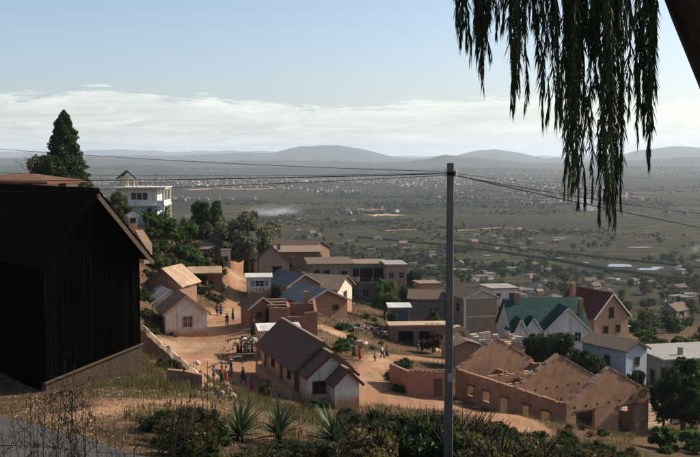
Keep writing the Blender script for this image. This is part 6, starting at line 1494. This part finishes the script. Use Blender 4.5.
p = gp(197, 365, 55); lump('sack', p + Vector((0, 0, .2)), .5, .35, 'cwhite', 'crumpled white sack lying on the square by the mud wall', 'sack', 6)
# slim wooden street poles
for px, Y, py0, py1, lb in ((218.5, 150, 240, 293, 'slim dark wooden pole on the bank above the earth road'), (258.5, 160, 236, 280, 'slim dark wooden pole beside the kiosk')):
    x = gx(px, Y); z0, z1 = hz(x, Y), gz(py0, Y); tag(MB().tube([(0, 0, -.6), (0, 0, (z1 - z0) * .5), (0, 0, z1 - z0)], [.13, .11, .08], 8).build('street_pole', M['barkdark'], None, (x, Y, z0)), lb, 'pole')

# ------------------------------------------------------------------ smoke drifting over the plain
def smoke(px, py, Y, L, H, D, seed):
    m = bpy.data.materials.new('smoke'); m.use_nodes = True; nt = m.node_tree; nt.nodes.remove(nt.nodes['Principled BSDF'])
    v = N(nt, 'ShaderNodeVolumePrincipled'); v.inputs['Color'].default_value = (.8, .85, .9, 1)
    t = N(nt, 'ShaderNodeTexCoord'); mp = N(nt, 'ShaderNodeMapping'); mp.inputs['Location'].default_value = (seed, 0, 0); mp.inputs['Scale'].default_value = (1.6, 1.6, 1.6); nt.links.new(t.outputs['Object'], mp.inputs[0])
    n1 = noise(nt, 1.1, mp.outputs[0], 4, .6)
    ln = N(nt, 'ShaderNodeVectorMath', operation='LENGTH'); nt.links.new(t.outputs['Object'], ln.inputs[0])
    fall = ramp(nt, ln.outputs['Value'], .95, .15)
    mu = N(nt, 'ShaderNodeMath', operation='MULTIPLY'); nt.links.new(ramp(nt, n1, .42, .72), mu.inputs[0]); nt.links.new(fall, mu.inputs[1])
    ml = N(nt, 'ShaderNodeMath', operation='MULTIPLY'); nt.links.new(mu.outputs[0], ml.inputs[0]); ml.inputs[1].default_value = D; nt.links.new(ml.outputs[0], v.inputs['Density'])
    nt.links.new(v.outputs[0], nt.nodes['Material Output'].inputs['Volume'])
    bm = bmesh.new(); bmesh.ops.create_icosphere(bm, subdivisions=3, radius=1); me = bpy.data.meshes.new('smoke'); bm.to_mesh(me); bm.free(); me.materials.append(m)
    p = at(px, py, Y); o = link('smoke', me, None, (p.x, p.y, p.z)); o.scale = (L, L * .8, H); tag(o, kind='stuff')
smoke(268, 214, 1600, 62, 17, .022, 1); smoke(282, 209, 1640, 50, 13, .018, 5); smoke(588, 208, 1750, 24, 30, .09, 9); smoke(697, 252, 950, 10, 14, .09, 14)

# ------------------------------------------------------------------ the air
def build_haze():
    m = bpy.data.materials.new('haze_air'); m.use_nodes = True; nt = m.node_tree; nt.nodes.remove(nt.nodes['Principled BSDF'])
    v = N(nt, 'ShaderNodeVolumePrincipled'); v.inputs['Color'].default_value = (.74, .86, 1.0, 1); v.inputs['Density'].default_value = HAZE_D
    v.inputs['Anisotropy'].default_value = .25
    nt.links.new(v.outputs[0], nt.nodes['Material Output'].inputs['Volume'])
    o = MB().box(-36000, 36000, -1500, 37000, PLAIN - 8, 420).build('haze', m)
    tag(o, kind='stuff')
HAZE_D = 5.8e-5
build_haze()
